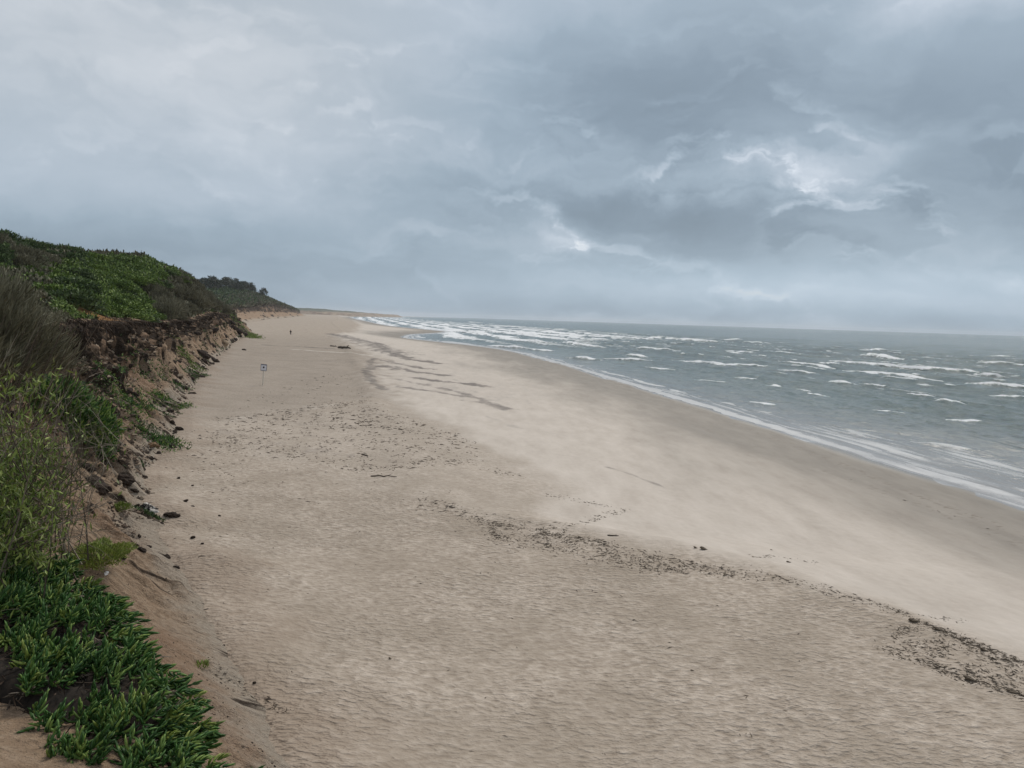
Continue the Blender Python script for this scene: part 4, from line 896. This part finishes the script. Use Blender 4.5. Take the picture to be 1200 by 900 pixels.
crumbs('crumbled_earth', (dsl > .35) & (dsl < 1.86) & (GYl > 22) & (GYl < 250) & (fbm(SA/1.3, dsl*2.5, 3, 220) > .08), 12000, .015, .13, m)
crumbs('crumbled_earth', (dsl > 1.1) & (dsl < 1.8) & (GYl > 8) & (GYl < 28) & (fbm(SA/1.6, dsl*3, 3, 222) > -.02), 2600, .006, .05, m)
# ------------------------------------------------------------------ sign
def box(cx, cy, cz, sx_, sy_, sz_, bev=.0):
    import bmesh
    bm = bmesh.new(); bmesh.ops.create_cube(bm, size=1)
    for v in bm.verts: v.co = (v.co.x*sx_+cx, v.co.y*sy_+cy, v.co.z*sz_+cz)
    if bev: bmesh.ops.bevel(bm, geom=bm.edges[:], offset=bev, segments=2, affect='EDGES')
    me = bpy.data.meshes.new('box'); bm.to_mesh(me); bm.free(); return me
def paint(name, c, r=.5):
    m, t = new_mat(name); n_ = t.noise(t.N('ShaderNodeTexCoord').outputs['Object'], 7, 4, .6); finish(t, t.mix(t.range(n_, .45, .8, 0, .35), c, tuple(v*.6 for v in c)), r); return m
p = hit(308, 451.5, which='beach'); sg = empty('beach_sign', p, 'small square sign with dark frame and white face on a pale post', 'sign', rz=.06)
sg.rotation_euler = (0, math.radians(4), .06)
me = box(0, 0, .70, .15, .11, 1.9, .01); link('post', me, sg, paint('post_wood', (.72, .66, .56)))
pan = link('panel', box(0, -.09, 1.90, .64, .035, .70, .012), sg, paint('sign_frame', (.15, .17, .21)))
link('face', box(0, -.112, 1.88, .54, .012, .54, .003), pan, paint('sign_white', (.70, .70, .74)))
link('header', box(0, -.114, 2.19, .56, .012, .05, .002), pan, paint('sign_blue', (.05, .08, .17)))
import bmesh
bm = bmesh.new(); bmesh.ops.create_cone(bm, cap_ends=True, segments=24, radius1=.095, radius2=.095, depth=.01, matrix=Matrix.Translation((0, -.122, 1.93)) @ Matrix.Rotation(math.pi/2, 4, 'X'))
bmesh.ops.create_cone(bm, cap_ends=True, segments=4, radius1=.16, radius2=.09, depth=.012, matrix=Matrix.Translation((0, -.122, 1.83)) @ Matrix.Rotation(math.pi/4, 4, 'Z') @ Matrix.Scale(.6, 4, (0, 0, 1)) )
me = bpy.data.meshes.new('sym'); bm.to_mesh(me); bm.free()
for v in me.vertices: v.co.y = -.122+max(min((v.co.y+.104), .006), -.006)
link('pictogram', me, pan, paint('sign_dark', (.02, .02, .03)))
# ------------------------------------------------------------------ person walking on the beach
def skin(name, verts, edges, rads, mat, parent, sub=2):
    me = bpy.data.meshes.new(name); me.from_pydata(verts, edges, []); o = link(name, me, parent, mat)
    sk = o.modifiers.new('skin', 'SKIN'); sk.use_smooth_shade = True
    for i, r in enumerate(rads): me.skin_vertices[0].data[i].radius = (r, r) if not isinstance(r, tuple) else r
    me.skin_vertices[0].data[0].use_root = True
    s = o.modifiers.new('sub', 'SUBSURF'); s.levels = sub; s.render_levels = sub; return o
p = hit(341, 391.7, which='beach'); pe = empty('person', p, 'lone person in dark clothes walking along the far beach', 'person', rz=.35)
def plain(name, c, r=.8): m, t = new_mat(name); n_ = t.noise(t.N('ShaderNodeTexCoord').outputs['Object'], 20, 3); finish(t, t.mix(t.M('MULTIPLY', n_, .3), c, tuple(v*.7 for v in c)), r); return m
sk_ = plain('skin', (.42, .27, .20), .6)
bv = [(0,0,.95),(0,0,1.12),(0,.01,1.32),(0,.01,1.46),(0,0,1.53),(0,-.01,1.62),(0,-.01,1.72),
      (.095,0,.90),(.105,-.10,.50),(.105,-.02,.09),(.11,-.15,.045),(-.095,0,.90),(-.105,.06,.50),(-.105,.22,.12),(-.11,.10,.05),
      (.19,.01,1.42),(.24,.06,1.15),(.23,.0,.90),(.225,-.02,.82),(-.19,.01,1.42),(-.24,-.05,1.15),(-.23,-.10,.90),(-.225,-.13,.82)]
be = [(0,1),(1,2),(2,3),(3,4),(4,5),(5,6),(0,7),(7,8),(8,9),(9,10),(0,11),(11,12),(12,13),(13,14),(3,15),(15,16),(16,17),(17,18),(3,19),(19,20),(20,21),(21,22)]
br = [(.15,.11),(.13,.10),(.16,.11),(.12,.09),.05,.095,.085,.085,.055,.04,.035,.085,.055,.04,.035,.055,.042,.032,.035,.055,.042,.032,.035]
skin('body', bv, be, br, sk_, pe)
skin('jacket', [(0,0,.90),(0,0,1.12),(0,.01,1.32),(0,.01,1.45),(.20,.01,1.42),(.25,.06,1.15),(.235,.0,.93),(-.20,.01,1.42),(-.25,-.05,1.15),(-.235,-.09,.93)], [(0,1),(1,2),(2,3),(3,4),(4,5),(5,6),(3,7),(7,8),(8,9)], [(.19,.15),(.17,.135),(.19,.14),(.13,.11),.08,.065,.055,.08,.065,.055], plain('jacket_dark', (.015, .013, .014)), pe)
skin('trousers', [(0,0,.93),(.095,0,.86),(.105,-.10,.50),(.105,-.03,.12),(-.095,0,.86),(-.105,.06,.50),(-.105,.21,.15)], [(0,1),(1,2),(2,3),(0,4),(4,5),(5,6)], [(.17,.13),.11,.08,.065,.11,.08,.065], plain('trousers_dark', (.02, .02, .025)), pe)
hm = lumpy('hair', (.10, .115, .10), 20, plain('hair_dark', (.02, .014, .01))); h_ = link('hair', hm, pe); h_.location = (0, .02, 1.715)
# ------------------------------------------------------------------ world: Nishita sky behind a broken cloud layer
SUN_EL = 48.0; SUN_AZ = 22.0      # azimuth measured from +Y towards +X; the sun is behind cloud, ahead on the seaward side, turned to light the bluff face
world = bpy.data.worlds.new('World'); S.world = world; world.use_nodes = True
t = NT(world.node_tree)
D = t.N('ShaderNodeTexCoord').outputs['Generated']
sx = t.N('ShaderNodeSeparateXYZ', {0: t.V('NORMALIZE', D)})
az = t.M('ARCTAN2', sx.outputs[0], sx.outputs[1]); el = t.M('ARCSINE', sx.outputs[2])
uv = t.N('ShaderNodeCombineXYZ', {0: az, 1: el, 2: 0.0}).outputs[0]
# cloud sheet coordinates: a layer overhead, so cells shrink towards the horizon
zz = t.M('ADD', t.M('MAXIMUM', sx.outputs[2], 0.0), .16)
pl = t.N('ShaderNodeCombineXYZ', {0: t.M('DIVIDE', sx.outputs[0], zz), 1: t.M('DIVIDE', sx.outputs[1], zz), 2: 0.0}).outputs[0]
warp = t.V('SUBTRACT', t.noise(uv, 4.5, 6, .6, col=True), (.5, .5, .5))
warp2 = t.V('SUBTRACT', t.noise(uv, 17, 4, .6, col=True), (.5, .5, .5))
q = t.V('ADD', uv, t.V('ADD', t.V('MULTIPLY', warp, (.20, .11, 0)), t.V('MULTIPLY', warp2, (.035, .02, 0))))
def azel(u, v):
    r = ray(u, v); r = r/np.linalg.norm(r); return math.atan2(r[0], r[1]), math.asin(r[2])
# soft masses: (pixel centre, pixel radii, brightness change)
BL = SKYB = [
 (120, 20, 520, 110, .12), (520, 10, 160, 60, .10), (230, 190, 330, 80, .10), (60, 60, 220, 60, .08), (330, 110, 110, 80, .03),
 (60, 250, 220, 40, -.06), (200, 300, 500, 40, -.20), (560, 110, 60, 60, .05),
 (720, 130, 200, 70, -.23), (880, 100, 160, 60, -.15), (620, 70, 120, 60, -.08), (1120, 120, 130, 60, -.12), (760, 30, 180, 50, -.06), (1130, 0, 70, 26, .22),
 (930, 205, 110, 34, .26), (1020, 175, 60, 24, .10), (1120, 230, 150, 46, -.24), (570, 240, 110, 34, -.16), (690, 250, 60, 30, -.20), (800, 255, 90, 36, -.25), (850, 215, 40, 18, -.14), (640, 262, 34, 22, .20), (665, 285, 30, 14, .26), (600, 285, 160, 26, .06), (745, 212, 120, 16, .14),
 (900, 300, 220, 20, -.06), (1080, 305, 160, 20, .04), (1185, 318, 30, 10, .2), (820, 335, 330, 16, .14), (1040, 350, 260, 12, .12), (1000, 378, 420, 10, -.10), (420, 330, 200, 40, -.06), (500, 350, 160, 14, .02)]
acc = 0.0
for (u, v, ru, rv, a_) in BL:
    cu, cv = azel(u, v); su = 900/ru; sv = 900/rv
    p = t.V('MULTIPLY_ADD', q, (su, sv, 0), (-cu*su, -cv*sv, 0))
    g = t.M('POWER', math.exp(-1), t.V('DOT_PRODUCT', p, p))
    acc = t.M('MULTIPLY_ADD', g, a_, acc)
f1 = t.noise(pl, .75, 5, .5, .3); f2 = t.noise(t.V('MULTIPLY', q, (4.5, 13, 1)), 1.0, 6, .52)
rg = t.V('MULTIPLY_ADD', uv, (2.6, 8, 0), (-azel(820, 240)[0]*2.6, -azel(820, 240)[1]*8, 0)); rgn = t.M('POWER', math.exp(-1), t.V('DOT_PRODUCT', rg, rg))
L = t.M('ADD', .59, acc)
L = t.M('ADD', L, t.M('MULTIPLY', t.M('SUBTRACT', f1, .5), .34))
f2s = t.range(f2, .36, .64, -.5, .5)
L = t.M('ADD', L, t.M('MULTIPLY', f2s, t.M('ADD', .085, t.M('MULTIPLY', rgn, .17))))
f3 = t.noise(t.V('MULTIPLY', q, (11, 26, 1)), 1.0, 6, .6)
def cum(off):
    qq = t.V('ADD', q, (0.01*0, off, 0)); n_ = t.noise(t.V('MULTIPLY', qq, (5.2, 13, 1)), 1.0, 6, .52)
    return t.range(n_, .485, .565)
m1, m2 = cum(0.0), cum(-.013)
rim = t.M('MAXIMUM', t.M('SUBTRACT', m2, m1), 0.0)
cw = t.M('ADD', .10, t.M('MULTIPLY', rgn, .9))
L = t.M('ADD', L, t.M('MULTIPLY', cw, t.M('ADD', t.M('MULTIPLY', m1, -.17), t.M('MULTIPLY', rim, .22))))
L = t.M('ADD', L, t.M('MULTIPLY', t.M('SUBTRACT', f3, .5), t.M('ADD', .05, t.M('MULTIPLY', rgn, .26))))
# the cloud is thinner and brighter overhead and behind the viewer
L = t.M('ADD', L, t.M('MULTIPLY', t.range(el, .42, .9), .46))
L = t.M('ADD', L, t.M('MULTIPLY', t.range(sx.outputs[1], .5, -.3), .12))
K = 10.0
cc = t.ramp(L, [(0.0, (.185, .245, .305)), (.30, (.245, .318, .395)), (.52, (.340, .428, .515)), (.72, (.465, .545, .635)), (.92, (.70, .765, .85)), (1.0, (.88, .92, .98))])
sky = t.N('ShaderNodeTexSky', sky_type='NISHITA'); sky.sun_disc = False
sky.sun_elevation = math.radians(SUN_EL); sky.sun_rotation = math.radians(SUN_AZ); sky.altitude = 10; sky.dust_density = 2.5
cloud = t.V('SCALE', cc, sc=10.0)
cover = t.range(L, .80, 1.15, .95, .55)
# pale clear strip low over the sea, greyer warmer cloud inland
cb = azel(980, 338); pb = t.V('MULTIPLY_ADD', uv, (2.0, 26, 0), (-cb[0]*2.0, -cb[1]*26, 0)); clr = t.M('POWER', math.exp(-1), t.V('DOT_PRODUCT', pb, pb))
cloud = t.mix(t.M('MULTIPLY', clr, .6), cloud, (4.8, 6.1, 7.3))
cloud = t.mix(t.M('MULTIPLY', t.range(az, .05, -.35), t.range(el, .08, .3)), cloud, (1.05, 1.0, .95), 'MULTIPLY')
mixc = t.mix(cover, sky.outputs[0], cloud)
bg = t.N('ShaderNodeBackground', {0: mixc, 1: .10})
t.N('ShaderNodeOutputWorld', {0: bg.outputs[0]})
sl = bpy.data.lights.new('sun', 'SUN'); sl.energy = 2.0; sl.angle = math.radians(14); sl.color = (1, .93, .83)
so = bpy.data.objects.new('sun', sl); COL.objects.link(so)
a, e = math.radians(SUN_AZ), math.radians(SUN_EL)
dv = Vector((math.sin(a)*math.cos(e), math.cos(a)*math.cos(e), math.sin(e)))
so.rotation_euler = dv.to_track_quat('Z', 'Y').to_euler(); so.location = (0, 0, 300)
S.view_settings.view_transform = 'Standard'; S.view_settings.look = 'None'; S.view_settings.gamma = 1; S.view_settings.exposure = 0.0
S.view_settings.use_curve_mapping = False
S.render.engine = 'CYCLES'
# ------------------------------------------------------------------ haze
x0, x1, y0, y1, z0, z1 = -9100, 9600, -700, 12100, -6.0, 48
V = [(x, y, z) for x in (x0, x1) for y in (y0, y1) for z in (z0, z1)]
Fq = [(0, 1, 3, 2), (4, 6, 7, 5), (0, 4, 5, 1), (2, 3, 7, 6), (0, 2, 6, 4), (1, 5, 7, 3)]
hz = link('haze', mesh_from('haze', V, np.array(Fq))); tag(hz, kind='stuff')
m, t = new_mat('haze'); t.n.clear()
vol = t.N('ShaderNodeVolumePrincipled', {'Density Attribute': '', 'Color': (.90, .94, 1.0, 1), 'Density': 0.00007, 'Anisotropy': .2})
out = t.N('ShaderNodeOutputMaterial'); t.l.new(vol.outputs[0], out.inputs['Volume']); hz.data.materials.append(m); m.cycles.homogeneous_volume = True
S.cycles.volume_bounces = 1
